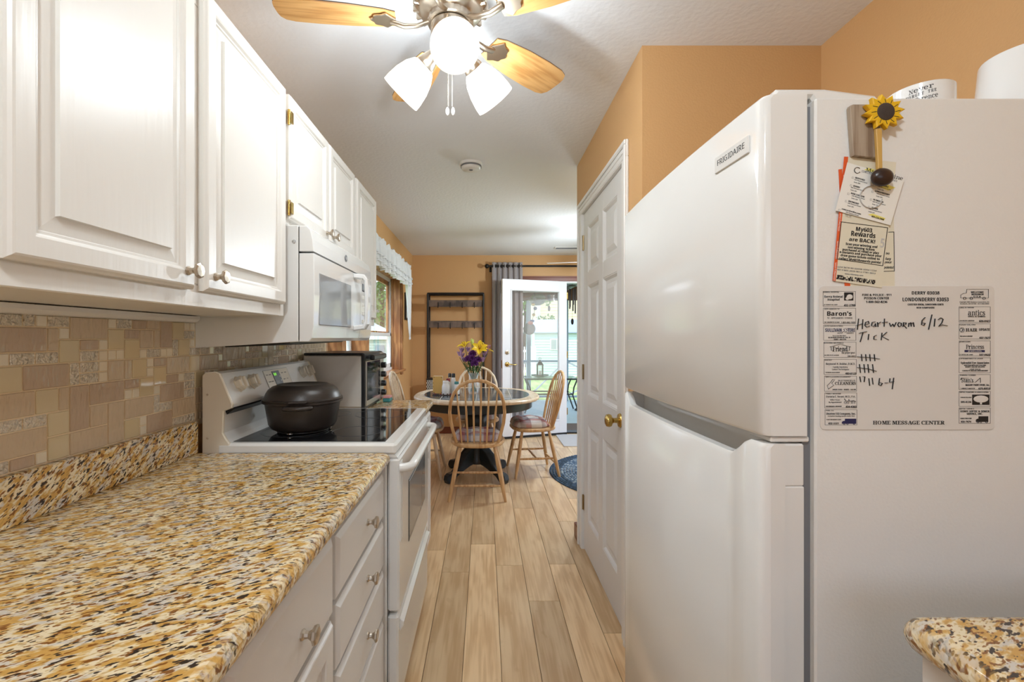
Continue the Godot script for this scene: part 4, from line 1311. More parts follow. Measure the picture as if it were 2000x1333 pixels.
func build_fridge_notes() -> void:
	var z := Vector3(0, 0, 0.0005)
	# two lottery tickets, one behind the other, and an appointment card over them
	var t2 := thing("lottery_ticket", "cream lottery ticket with orange edge, tucked behind another", "ticket", side_at(380, 1320), "tickets under the sunflower clip")
	part(t2, "paper", mb().prism(side_loop([[206, 500], [545, 485], [556, 1316], [262, 1306]], 0.0005), z), M.ticket_paper)
	part(t2, "edge_strip", mb().prism(side_loop([[190, 505], [212, 502], [270, 1318], [232, 1306]], 0.0006), z), M.ticket_orange)
	for q in [["you", 500, 1050, 40], ["play", 505, 1086, 50], ["your", 510, 1108, 52], ["points!", 515, 1142, 66]]:
		lettering(t2, q[0], side_at(q[1], q[2], 0.0012), q[3] * NOTE, 16 * NOTE, tilted(-1), M.ink, false, true)
	barcode(t2, 400, 1282, 250, 26, -2, 0.0012)
	part(t2, "frame_line", mb().prism(side_loop([[510, 912], [549, 910], [549, 914], [510, 916]], 0.0010), z * 0.4).prism(side_loop([[547, 910], [551, 910], [554, 1166], [550, 1166]], 0.0010), z * 0.4).prism(side_loop([[470, 1166], [554, 1164], [554, 1168], [470, 1170]], 0.0010), z * 0.4), M.ink)
	var t1 := thing("lottery_ticket", "cream rewards ticket with boxed message and orange edge under the card", "ticket", side_at(310, 1275), "tickets under the sunflower clip")
	part(t1, "paper", mb().prism(side_loop([[236, 425], [560, 460], [466, 1276], [165, 1232]], 0.0020), z), M.ticket_paper)
	var strip := part(t1, "edge_strip", mb().prism(side_loop([[222, 424], [248, 425], [166, 1232], [147, 1228]], 0.0021), z), M.ticket_orange)
	for v in [600, 850, 1030, 1170]:
		lettering(strip, "nhlottery.com", side_at(231.0 - (v - 424) * 0.094, v, 0.0028), 118 * NOTE, 10 * NOTE, tilted(84.5), M.paper)
	part(t1, "frame_line", mb().prism(side_loop([[203, 846], [505, 884], [505, 888], [203, 850]], 0.0026), z * 0.4).prism(side_loop([[201, 846], [205, 846], [177, 1090], [173, 1090]], 0.0026), z * 0.4).prism(side_loop([[501, 884], [505, 884], [473, 1134], [469, 1134]], 0.0026), z * 0.4).prism(side_loop([[173, 1087], [473, 1131], [473, 1135], [173, 1091]], 0.0026), z * 0.4), M.ink)
	for q in [["My603", 350, 898, 110, 26, true], ["Rewards", 345, 930, 164, 32, true], ["are BACK!", 338, 968, 172, 24, true], ["Scan your winning and", 334, 1000, 208, 15, false], ["non-winning tickets", 332, 1020, 176, 15, false], ["purchased at retail or play", 328, 1038, 238, 15, false], ["e-Instants and purchase your", 327, 1056, 274, 15, false], ["draw game tickets online to", 325, 1076, 256, 15, false], ["collect My603Rewards points!", 323, 1098, 276, 15, false]]:
		lettering(t1, q[0], side_at(q[1], q[2], 0.0028), q[3] * NOTE, q[4] * NOTE, tilted(-6), M.ink, false, true)
	for q in [["1234 5678 90 03038 0004 1234", 300, 1152, 262], ["0014 603 2025 0612 7781 0012", 300, 1170, 252], ["www.nhlottery.com", 285, 1190, 120]]:
		lettering(t1, q[0], side_at(q[1], q[2], 0.0028), q[3] * NOTE, 9 * NOTE, tilted(-6), M.grey_ink)
	lettering(t1, "5", side_at(468, 985, 0.0028), 30 * NOTE, 60 * NOTE, tilted(-6), M.pale_grey_print, false, true)
	barcode(t1, 295, 1222, 250, 28, -8, 0.0028)
	var ac := thing("appointment_card", "white appointment card with address list and yellow marking", "card", side_at(380, 775))
	part(ac, "paper", mb().prism(side_loop([[237, 464], [604, 574], [516, 872], [160, 776]], 0.0040), z), M.paper)
	part(ac, "marker_stroke", mb().prism(side_loop([[343, 512], [372, 500], [415, 512], [400, 528]], 0.0045), z * 0.3).prism(side_loop([[440, 622], [490, 606], [548, 628], [500, 648]], 0.0045), z * 0.3).prism(side_loop([[368, 802], [400, 796], [482, 826], [470, 842]], 0.0045), z * 0.3), M.yellow_marker)
	var ring := []
	for i in 20:
		var a := TAU * i / 23.0 + 0.6
		ring.append(side_at(299 + cos(a) * 19, 516 - sin(a) * 19, 0.0047))
	part(ac, "ring_logo", mb().tube(ring, 0.0011, 6, false, 0.3), M.ink)
	ring = []
	for i in 26:
		var a := TAU * i / 32.0 + 1.2
		ring.append(side_at(385 + cos(a) * 72, 690 - sin(a) * 72, 0.0044))
	part(ac, "ring_print", mb().tube(ring, 0.0028, 6, false, 0.1), M.pale_grey_print)
	for q in [["BEDFORD", 318, 572, 66], ["DERRY", 296, 622, 46], ["NEW LONDON", 302, 676, 92], ["RAYMOND", 276, 724, 70], ["CONCORD", 470, 616, 66], ["LONDONDERRY", 462, 662, 100], ["PLYMOUTH", 436, 714, 68], ["TILTON", 412, 762, 44], ["concordortho.com", 262, 782, 130]]:
		lettering(ac, q[0], side_at(q[1], q[2], 0.0047), q[3] * NOTE, 10 * NOTE, tilted(-16), M.ink, false, true)
		lettering(ac, "246 Pleasant Street", side_at(q[1] + 4, q[2] + 15, 0.0047), 88 * NOTE, 7 * NOTE, tilted(-16), M.grey_ink)
		lettering(ac, "Suite 200", side_at(q[1] - 20, q[2] + 25, 0.0047), 42 * NOTE, 7 * NOTE, tilted(-16), M.grey_ink)
		var bxm := mb()
		nested(bxm, -6 * NOTE, 6 * NOTE, -6 * NOTE, 6 * NOTE, [Vector2(0, 0.0001), Vector2(0.0003, 0.0002)], false)
		part(ac, "tick_box", bxm, M.grey_ink, Transform3D(tilted(-16), side_at(q[1] - q[3] / 2.0 - 14, q[2] - 8, 0.0046)))
	for q in [["CONCORD", 362, 530, 70], ["ORTHOPAEDICS", 510, 573, 100]]:
		lettering(ac, q[0], side_at(q[1], q[2], 0.0047), q[3] * NOTE, 13 * NOTE, tilted(-16), M.grey_ink)
	lettering(ac, "Ms. Lorraine", side_at(475, 540, 0.0047), 250 * NOTE, 24 * NOTE, tilted(-14), M.ink, true, false, true)
	lettering(ac, "603.224.3368", side_at(432, 824, 0.0048), 84 * NOTE, 11 * NOTE, tilted(-16), M.ink, false, true, true)
	# wooden clip with sunflower, a magnet on the side
	var c := thing("magnetic_clip", "wooden magnetic clip with yellow sunflower holding papers", "magnet clip", side_at(345, 450))
	part(c, "backing", mb().prism(side_loop([[240, 118], [246, 103], [262, 97], [405, 97], [424, 103], [430, 118], [440, 446], [262, 428]], 0.0003), Vector3(0, 0, 0.009), 0.001), M.driftwood)
	part(c, "peg", mb().prism(side_loop([[386, 262], [424, 262], [428, 520], [400, 522]], 0.0098), Vector3(0, 0, 0.006), 0.001), M.gold_wood)
	part(c, "ball", mb().blob(side_at(422, 577, 0.016), Vector3(0.0172, 0.0146, 0.010), 20, 12), M.dark_wood, Transform3D.IDENTITY, "dark polished wooden button")
	var pet := []
	for i in 24:
		var a := TAU * i / 24.0 + 0.13
		var rr := 132.0 if i % 2 == 0 else 92.0
		pet.append([432 + cos(a) * rr, 160 - sin(a) * rr * 0.84])
	var fl := part(c, "sunflower", mb().prism(side_loop(pet, 0.0100), Vector3(0, 0, 0.009), 0.0012), M.sunflower_yellow)
	part(fl, "flower_heart", mb().blob(Vector3(0, 0, 0), Vector3(0.0142, 0.0142, 0.0035), 24, 10), M.sunflower_heart, Transform3D(Basis.IDENTITY, side_at(436, 163, 0.0190)))
	for i in 12:
		var a := TAU * i / 12.0
		part(fl, "petal_line", mb().tube([side_at(436 + cos(a) * 60, 163 - sin(a) * 58, 0.0192), side_at(436 + cos(a + 0.08) * 92, 163 - sin(a + 0.08) * 80, 0.0192)], 0.0005, 4), M.ink)

# ---------------------------------------------------------------- magnetic message board
const UNIT := 0.0002027
func bp(u: float, v: float, out := 0.0) -> Vector3:
	return at(0.5345 + u * UNIT, 1.3843 - v * UNIT, 0.7585 - out)
func words(board: Node, s: String, u: float, v: float, w: float, cap: float, ink: Material, serif := false, bold := false, italic := false) -> void:
	lettering(board, s, bp(u, v, 0.0004), w * UNIT, cap * UNIT, Basis.IDENTITY, ink, serif, bold, italic, 0.0002)
func stroke(b: MB, pts: Array, r := 0.0011) -> void:
	var l := []
	for p in pts:
		l.append(bp(p[0], p[1], 0.0003))
	b.tube(l, r, 6, false, 0.25)
func ad_frame(board: Node, u0: float, u1: float, v0: float, v1: float) -> void:
	var b := mb()
	nested(b, 0, (u1 - u0) * UNIT, 0, (v1 - v0) * UNIT, [Vector2(0, 0), Vector2(0, 0.0002), Vector2(2.2 * UNIT, 0.0002), Vector2(2.2 * UNIT, 0)], false)
	part(board, "printed_frame", b, M.ink, Transform3D(Basis.IDENTITY, bp(u0, v1)))
func solid(board: Node, u0: float, u1: float, v0: float, v1: float, ink: Material) -> void:
	part(board, "printed_block", mb().block(Vector3.ZERO, Vector3((u1 - u0) / 2 * UNIT, (v1 - v0) / 2 * UNIT, 0.00015)), ink, Transform3D(Basis.IDENTITY, bp((u0 + u1) / 2, (v0 + v1) / 2, 0.0001)))
func build_message_board() -> void:
	var bd := thing("message_board", "white magnetic message board with printed ads and black handwriting", "message board", bp(790, 1250))
	var loop := []
	for q in [[1465, 1210, 0], [1465, 118, 1], [115, 118, 2], [125, 1210, 3]]:
		for i in 5:
			var a: float = -PI / 2 + PI / 2 * q[2] + PI / 2 * i / 4
			loop.append(bp(q[0] + cos(a) * 38, q[1] - sin(a) * 38, -0.0012))
	part(bd, "sheet", mb().prism(loop, Vector3(0, 0, 0.0012), 0.0003), M.board_white)
	words(bd, "FIRE & POLICE - 911", 545, 152, 240, 17, M.ink, false, true)
	words(bd, "POISON CENTER", 543, 179, 205, 19, M.ink, false, true)
	words(bd, "1-800-562-8236", 543, 209, 175, 19, M.ink, false, true)
	words(bd, "DERRY 03038", 940, 136, 228, 26, M.ink, false, true)
	words(bd, "LONDONDERRY 03053", 940, 189, 378, 30, M.ink, false, true)
	words(bd, "CHESTER 03036, SANDOWN 03873", 940, 230, 292, 15, M.ink, false, true)
	words(bd, "NEW HAMPSHIRE", 940, 256, 148, 14, M.ink, false, true)
	words(bd, "HOME MESSAGE CENTER", 802, 1190, 582, 30, M.ink, true, true, true)
	var vs := [[122, 246], [258, 386], [397, 522], [535, 661], [674, 800], [811, 936], [947, 1072], [1084, 1210]]
	for i in 8:
		ad_frame(bd, 108 + i * 2.2, 373 + i * 1.8, vs[i][0], vs[i][1])
	var left := [
		["ANIMAL HOSPITAL", 175, 130, 130, 9, 0], ["Derry Animal", 193, 166, 152, 17, 1], ["Hospital", 193, 190, 100, 17, 1], ["36 TSIENNETO RD. DERRY", 170, 232, 112, 8, 0], ["432-3700", 323, 236, 92, 17, 1],
		["APPLIANCES TV", 180, 267, 124, 9, 0], ["Baron's", 240, 304, 208, 36, 1], ["TV - APPLIANCES - STEREO", 243, 340, 205, 12, 0], ["346 S. BROADWAY RTE. 28, SALEM", 180, 374, 122, 9, 0], ["1-800-882-1020", 312, 376, 116, 13, 0],
		["AUTO SERVICE/TIRES", 195, 406, 150, 9, 0], ["AUTO        SERVICE", 290, 462, 132, 11, 0], ["Derry Fast Wax Mart", 240, 484, 110, 9, 0], ["25-28 MANCHESTER RD. RTE. 28", 240, 498, 180, 10, 1], ["DERRY - 434-7175", 245, 513, 100, 10, 1],
		["BUILDING MATERIALS", 195, 543, 160, 9, 0], ["Friend", 246, 592, 122, 38, 2], ["The project pros!", 312, 622, 110, 15, 3], ["661 LOWELL RD. RTE. 3A HUDSON", 178, 642, 116, 9, 0], ["598-8882", 340, 650, 68, 11, 0],
		["DENTIST", 150, 682, 60, 9, 0], ["Raymond N. Bolduc, D.M.D.", 250, 712, 240, 16, 3], ["Family Dentistry", 248, 738, 120, 12, 0], ["Latest Techniques", 250, 757, 140, 12, 0], ["7 RAYMOND ROAD AUBURN", 185, 782, 118, 9, 0], ["483-8123", 332, 790, 90, 15, 1],
		["DRY CLEANING/GARMENT", 230, 819, 205, 9, 0], ["BUTTERFIELD", 300, 848, 140, 12, 0], ["CLEANERS", 290, 871, 172, 24, 2], ["DRIVE THRU - DERRY - SALEM", 280, 921, 190, 10, 1],
		["FAMILY MEDICINE", 192, 955, 124, 9, 0], ["Daniela E. Verani, M.D., P.A.", 252, 978, 238, 15, 0], ["Office Hours", 205, 1005, 80, 11, 0], ["By Appointment", 206, 1024, 104, 11, 0], ["86 ROCKINGHAM RD. LONDONDERRY", 195, 1058, 128, 9, 1], ["434-4363", 335, 1060, 88, 16, 1],
		["FUEL CO.", 165, 1092, 66, 9, 0], ["Dunton Oil Company, Inc.", 254, 1117, 240, 16, 2], ["Complete Heating Service Since 1937", 256, 1137, 220, 9, 0], ["9 EAST BROADWAY DERRY", 195, 1165, 120, 10, 0], ["432-3321", 194, 1196, 88, 15, 1]]
	for q in left:
		words(bd, q[0], q[1], q[2], q[3], q[4], M.ink, q[5] >= 2, q[5] == 1 or q[5] == 2, q[5] == 3)
	words(bd, "SULLIVAN", 193, 438, 136, 28, M.navy_ink, false, true)
	words(bd, "TIRE", 338, 438, 62, 28, M.navy_ink, false, true)
	var s2 := mb()
	for o in [0, 22]:
		stroke(s2, [[296 + o, 424], [274 + o, 430], [284 + o, 444], [262 + o, 456]], 0.0008)
	part(bd, "tire_emblem", s2, M.navy_ink)
	var hs := mb()
	stroke(hs, [[175, 604], [175, 574], [162, 574], [246, 553], [334, 574], [322, 574], [322, 604], [305, 604]], 0.0007)
	stroke(hs, [[175, 604], [196, 604]], 0.0007)
	part(bd, "house_emblem", hs, M.ink)
	solid(bd, 280, 355, 132, 198, M.ink)
	part(bd, "animal_emblem", mb().blob(bp(325, 168, 0.0003), Vector3(0.0052, 0.0042, 0.0002), 14, 6).blob(bp(305, 182, 0.0003), Vector3(0.003, 0.0025, 0.0002), 12, 6), M.board_white)
	var cl := mb()
	stroke(cl, [[152, 918], [142, 890], [170, 862], [186, 838], [206, 838]], 0.0006)
	stroke(cl, [[200, 846], [178, 870], [196, 886], [170, 904], [150, 918]], 0.0006)
	part(bd, "cleaner_emblem", cl, M.ink)
	var cart := mb()
	stroke(cart, [[280, 995], [292, 1012], [318, 1014], [316, 1000]], 0.0012)
	stroke(cart, [[318, 1012], [338, 1014], [356, 1010], [372, 1018]], 0.0012)
	for w in [[288, 1026, 9], [310, 1028, 8]]:
		var rg := []
		for i in 10:
			rg.append([w[0] + cos(TAU * i / 9) * w[2], w[1] + sin(TAU * i / 9) * w[2]])
		stroke(cart, rg, 0.0005)
	for w in [340, 352, 366]:
		stroke(cart, [[w, 1014], [w - 3, 1036]], 0.0006)
	part(bd, "carriage_emblem", cart, M.ink)
	truck(bd, 262, 378, 1158, 1206, M.navy_ink, true)
	# right column
	var rv := [[248, 376], [386, 511], [524, 649], [661, 786], [798, 922], [935, 1059], [1069, 1197]]
	for q in rv:
		ad_frame(bd, 1212, 1468, q[0], q[1])
	truck(bd, 1226, 1450, 106, 190, M.ink, false)
	var right := [
		["WELCOME", 1360, 130, 104, 15, 1], ["NEIGHBOR", 1362, 148, 100, 14, 1], ["U.S.A.", 1362, 167, 70, 14, 1], ["Copyright 2002 Business Connections, Inc.", 1338, 210, 245, 8, 0], ["Hooksett, NH 03106 - 877-000-0000", 1338, 224, 236, 8, 0],
		["GRILL & TAVERN", 1275, 256, 115, 9, 0], ["antics", 1355, 298, 142, 42, 4], ["GRILL & GAMES", 1355, 328, 140, 11, 1], ["SOUTH WILLOW ST. MANCHESTER", 1276, 362, 118, 9, 0], ["626-8427", 1420, 364, 92, 15, 1],
		["HAIR SALON", 1280, 395, 130, 9, 0], ["HAIR", 1312, 437, 94, 26, 2], ["UPDATE", 1418, 434, 90, 20, 1], ["WORLD GYM PLAZA LONDONDERRY", 1270, 488, 102, 9, 0], ["437-7677", 1420, 500, 90, 15, 1],
		["JEWELERS", 1260, 533, 90, 9, 0], ["Princess", 1342, 574, 150, 34, 3], ["37 CRYSTAL AVE. DERRY", 1270, 638, 110, 9, 0], ["537-9625", 1420, 638, 90, 14, 1],
		["OPTOMETRIST & LASER", 1310, 670, 190, 9, 0], ["Splendid Eye Associates", 1342, 704, 232, 16, 2], ["OPHTHALMOLOGY EYECARE", 1342, 724, 180, 10, 1], ["DERRY, SALEM 434-4193", 1342, 737, 160, 10, 1], ["LASER VISION", 1342, 756, 90, 9, 0], ["CONTACTS 2020 IN LONDONDERRY", 1342, 768, 210, 10, 1],
		["PAINTS / STAINS", 1285, 805, 130, 9, 0], ["Stan's", 1280, 846, 100, 34, 3], ["MASURY PAINT STORE, Inc.", 1362, 884, 196, 15, 1], ["7 LAWRENCE ST. MANCHESTER", 1282, 912, 118, 9, 0], ["625-8853", 1416, 913, 94, 16, 1],
		["SEPTIC PUMPING & LANDSCAPING", 1335, 943, 236, 9, 0], ["6 RAGGED HILL ROAD", 1268, 985, 90, 9, 0], ["595-8226", 1268, 1022, 86, 15, 1],
		["SEPTIC SERVICE", 1275, 1078, 120, 9, 0], ["DERRY SEPTIC & SEWER", 1340, 1098, 236, 15, 1], ["SERVICE, INC.", 1340, 1118, 132, 15, 1], ["4 KENDALL POND RD. DERRY", 1268, 1156, 92, 10, 0], ["432-7674", 1268, 1182, 84, 14, 1]]
	for q in right:
		words(bd, q[0], q[1], q[2], q[3], q[4], M.ink, q[5] >= 2, q[5] == 1 or q[5] == 2, q[5] == 3)
	solid(bd, 1258, 1422, 600, 618, M.navy_ink)
	words(bd, "JEWELERS", 1340, 609, 110, 10, M.board_white)
	solid(bd, 1320, 1460, 962, 1046, M.ink)
	part(bd, "tree_emblem", mb().blob(bp(1390, 998, 0.0003), Vector3(0.0125, 0.006, 0.0003), 20, 6).block(bp(1390, 1032, 0.0002), Vector3(0.0016, 0.002, 0.0002)), M.board_white)
	words(bd, "SCENIC NURSERY", 1390, 998, 86, 12, M.ink, false, true)
	var hr := mb()
	var rg2 := []
	for i in 13:
		rg2.append([1236 + cos(TAU * i / 12) * 18, 437 + sin(TAU * i / 12) * 20])
	stroke(hr, rg2, 0.0006)
	stroke(hr, [[1230, 422], [1244, 434], [1232, 452]], 0.0009)
	part(bd, "hair_emblem", hr, M.ink)
	var pb := mb()
	stroke(pb, [[1300, 858], [1345, 862], [1384, 826], [1386, 866]], 0.0006)
	stroke(pb, [[1222, 842], [1232, 826], [1290, 828]], 0.0006)
	part(bd, "paint_emblem", pb, M.ink)
	truck(bd, 1350, 1450, 1138, 1192, M.ink, true)
	# marker writing
	var h := mb()
	for s in [[[395, 345], [390, 390], [385, 435]], [[430, 350], [427, 390], [425, 430]], [[380, 402], [430, 385]], [[446, 396], [480, 386], [474, 366], [452, 374], [445, 400], [460, 415], [486, 405]], [[530, 370], [505, 375], [500, 403], [520, 408], [532, 385], [536, 412]], [[548, 374], [552, 412]], [[552, 390], [575, 372]], [[605, 345], [602, 410]], [[585, 378], [630, 372]], [[645, 380], [655, 410], [672, 388], [682, 412], [700, 375]], [[722, 375], [712, 395], [722, 412], [740, 405], [742, 382], [722, 375]], [[760, 375], [755, 412]], [[757, 378], [780, 378], [778, 392], [758, 396], [785, 425]], [[800, 412], [803, 380]], [[803, 390], [818, 376], [822, 410]], [[822, 388], [838, 376], [845, 412]], [[935, 335], [910, 360], [905, 395], [925, 400], [935, 382], [908, 378]], [[990, 312], [962, 435]], [[1015, 345], [1008, 410]], [[1040, 355], [1062, 338], [1080, 350], [1070, 380], [1045, 408], [1075, 395], [1115, 403]], [[400, 465], [430, 456], [462, 450]], [[430, 460], [408, 535]], [[478, 470], [472, 518]], [[540, 480], [520, 490], [518, 512], [540, 515]], [[585, 460], [578, 520]], [[625, 455], [585, 490], [640, 518]], [[385, 655], [480, 660], [565, 672]], [[385, 742], [470, 752], [540, 772]], [[405, 815], [412, 860]], [[430, 815], [446, 815], [440, 860]], [[478, 830], [485, 890]], [[505, 825], [512, 880]], [[565, 828], [558, 882], [575, 890], [588, 870], [562, 862]], [[608, 868], [632, 866]], [[650, 830], [645, 862], [682, 855]], [[680, 825], [668, 918]]]:
		stroke(h, s, 0.0017)
	for u in [418, 452, 485, 522]:
		stroke(h, [[u, 634], [u + 5, 690]], 0.0017)
	for u in [402, 438, 470, 508]:
		stroke(h, [[u, 715], [u + 8, 785]], 0.0017)
	part(bd, "handwriting", h, M.ink, Transform3D.IDENTITY, "black marker handwriting")
func truck(bd: Node, u0: float, u1: float, v0: float, v1: float, ink: Material, filled: bool) -> void:
	var b := mb()
	var w := u1 - u0
	var h := v1 - v0
	var cab := [[u0, v1 - h * 0.15], [u0, v0 + h * 0.55], [u0 + w * 0.1, v0 + h * 0.38], [u0 + w * 0.2, v0 + h * 0.38], [u0 + w * 0.22, v0], [u1, v0], [u1, v1 - h * 0.15]]
	if filled:
		var l := []
		for p in cab:
			l.append(bp(p[0], p[1], 0.0))
		b.prism(l, Vector3(0, 0, 0.0003))
	else:
		stroke(b, cab + [cab[0]], 0.0005)
	for wx in [0.14, 0.38, 0.84]:
		var rg := []
		for i in 9:
			rg.append([u0 + w * wx + cos(TAU * i / 8) * h * 0.13, v1 - h * 0.12 + sin(TAU * i / 8) * h * 0.13])
		stroke(b, rg, 0.0007)
	part(bd, "truck_emblem", b, ink)

# ---------------------------------------------------------------- ceiling fan and other things overhead
func build_fan() -> void:
	var hub := at(-0.105, 0, 1.41)
	var f := thing("ceiling_fan", "brushed nickel ceiling fan with maple blades and three lit glass shades", "ceiling fan", hub + Vector3(0, CEIL, 0))
	part(f, "motor_housing", mb().lathe([Vector2(0, 2.262), Vector2(0.062, 2.262), Vector2(0.066, 2.268), Vector2(0.09, 2.276), Vector2(0.1, 2.282), Vector2(0.112, 2.298), Vector2(0.114, 2.33), Vector2(0.106, 2.35), Vector2(0.085, 2.36), Vector2(0.08, 2.3865), Vector2(0, 2.3865)], 48, hub), M.nickel)
	for i in 20:
		var a := TAU * i / 20
		part(f, "rib", mb().block(Vector3(0.099, 2.292, 0), Vector3(0.016, 0.012, 0.0055), 0.003), M.nickel, Transform3D(Basis(Vector3.UP, a), hub))
	part(f, "flywheel", mb().lathe([Vector2(0, 2.238), Vector2(0.066, 2.238), Vector2(0.07, 2.242), Vector2(0.07, 2.258), Vector2(0.064, 2.262), Vector2(0, 2.262)], 40, hub), M.nickel)
	part(f, "light_fitter", mb().lathe([Vector2(0, 2.118), Vector2(0.012, 2.118), Vector2(0.03, 2.124), Vector2(0.05, 2.14), Vector2(0.054, 2.15), Vector2(0.056, 2.20), Vector2(0.06, 2.206), Vector2(0.06, 2.236), Vector2(0.05, 2.24), Vector2(0, 2.24)], 40, hub), M.nickel)
	# blades: outline in the blade's own plane, x outward
	var outline := []
	for q in [[0.165, 0.040], [0.20, 0.052], [0.30, 0.064], [0.40, 0.068], [0.47, 0.066], [0.496, 0.058], [0.508, 0.040], [0.511, 0.02]]:
		outline.append(Vector2(q[0], q[1]))
	var loop := []
	for p in outline:
		loop.append(Vector3(p.x, 0, p.y))
	for i in range(outline.size() - 1, -1, -1):
		loop.append(Vector3(outline[i].x, 0, -outline[i].y))
	var under := mb().prism(loop, Vector3(0, 0.0035, 0)).mesh()
	var over := mb().prism(loop, Vector3(0, 0.0025, 0)).mesh()
	for k in 5:
		var a := deg_to_rad(43.0 + 72.0 * k)
		var x := Transform3D(Basis(Vector3.UP, a) * Basis(Vector3(1, 0, 0), deg_to_rad(-11)), hub + Vector3(0, 2.243, 0))
		var bl := part(f, "blade", under, M.fan_wood, x, "maple blade with dark edge")
		part(bl, "dark_back", over, M.fan_wood_edge, Transform3D(Basis.IDENTITY, Vector3(0, 0.0035, 0)))
		var iron := part(f, "blade_iron", mb().tube([Vector3(0.06, 0.004, 0), Vector3(0.10, -0.012, 0), Vector3(0.14, -0.016, 0), Vector3(0.18, -0.006, 0)], [0.011, 0.010, 0.012, 0.012], 8, false, 0.6), M.nickel, x)
		var shell := []
		for i in 31:
			var t := -1.25 + 2.5 * i / 30
			var rr := 0.070 * (1.0 + 0.045 * cos(t * 10.0))
			shell.append(Vector3(0.168 + cos(t) * rr, -0.007, sin(t) * rr * 0.62))
		shell.append(Vector3(0.165, -0.007, 0.014))
		shell.append(Vector3(0.165, -0.007, -0.014))
		part(iron, "shell_plate", mb().prism(shell, Vector3(0, 0.006, 0), 0.002), M.nickel)
	# three bell shades with bulbs
	var k := 0
	for deg in [-82.0, 158.0, 38.0]:
		var a := deg_to_rad(deg)
		var out := Vector3(cos(a), 0, -sin(a))
		var down := deg_to_rad(40.0)
		var dir := out * cos(down) + Vector3.DOWN * sin(down)
		var side := out.cross(Vector3.UP).normalized()
		var bs := Basis(side, -dir, side.cross(-dir))
		var root := hub + Vector3(0, 2.168, 0) + out * 0.052
		var x := Transform3D(bs, root + dir * 0.03)
		var arm := part(f, "lamp_holder", mb().lathe([Vector2(0, -0.022), Vector2(0.030, -0.022), Vector2(0.031, -0.016), Vector2(0.026, 0.0), Vector2(0.018, 0.022), Vector2(0.016, 0.04), Vector2(0, 0.04)], 24), M.nickel, x)
		part(arm, "lamp_shade", mb().lathe([Vector2(0.064, -0.135), Vector2(0.0665, -0.134), Vector2(0.066, -0.115), Vector2(0.061, -0.08), Vector2(0.051, -0.048), Vector2(0.038, -0.026), Vector2(0.029, -0.018)], 36), M.lamp_shade_glass, Transform3D.IDENTITY, "frosted white glass bell shade, lit")
		part(arm, "light_bulb", mb().lathe([Vector2(0, -0.108), Vector2(0.014, -0.105), Vector2(0.024, -0.092), Vector2(0.027, -0.076), Vector2(0.024, -0.06), Vector2(0.015, -0.042), Vector2(0.012, -0.022), Vector2(0, -0.022)], 20), M.bulb_glow)
		part(arm, "lamp_shade_lining", mb().lathe([Vector2(0.062, -0.134), Vector2(0.0635, -0.115), Vector2(0.0585, -0.08), Vector2(0.0485, -0.048), Vector2(0.0355, -0.027), Vector2(0.0265, -0.020)], 36), M.lamp_shade_lining)
		lamp_light("fan_lamp_%d" % k, x * Vector3(0, -0.078, 0), FAN_LIGHT, 0.025)
		k += 1
	for q in [-0.006, 0.006]:
		var top := hub + Vector3(q, 2.12, 0.012)
		var ch := part(f, "pull_chain", mb().tube([top, top + Vector3(0, -0.135, 0)], 0.0013, 6), M.nickel)
		part(ch, "pull_fob", mb().blob(top + Vector3(q * 0.4, -0.15, 0), Vector3(0.0055, 0.013, 0.0035), 10, 8), M.ceramic)
const FAN_LIGHT := 0.058
const REAR_LIGHT := 0.42
const DINING_LIGHT := 0.9
const LAMP_WHITE := Color(0.91, 0.965, 1.0)
func lamp_light(called: String, where: Vector3, energy: float, size: float) -> void:
	var l := OmniLight3D.new()
	l.name = called
	l.light_color = LAMP_WHITE
	l.light_energy = energy
	l.light_size = size
	l.omni_range = 14.0
	l.omni_attenuation = 2.0
	l.shadow_enabled = true
	add_child(l)
	l.position = where
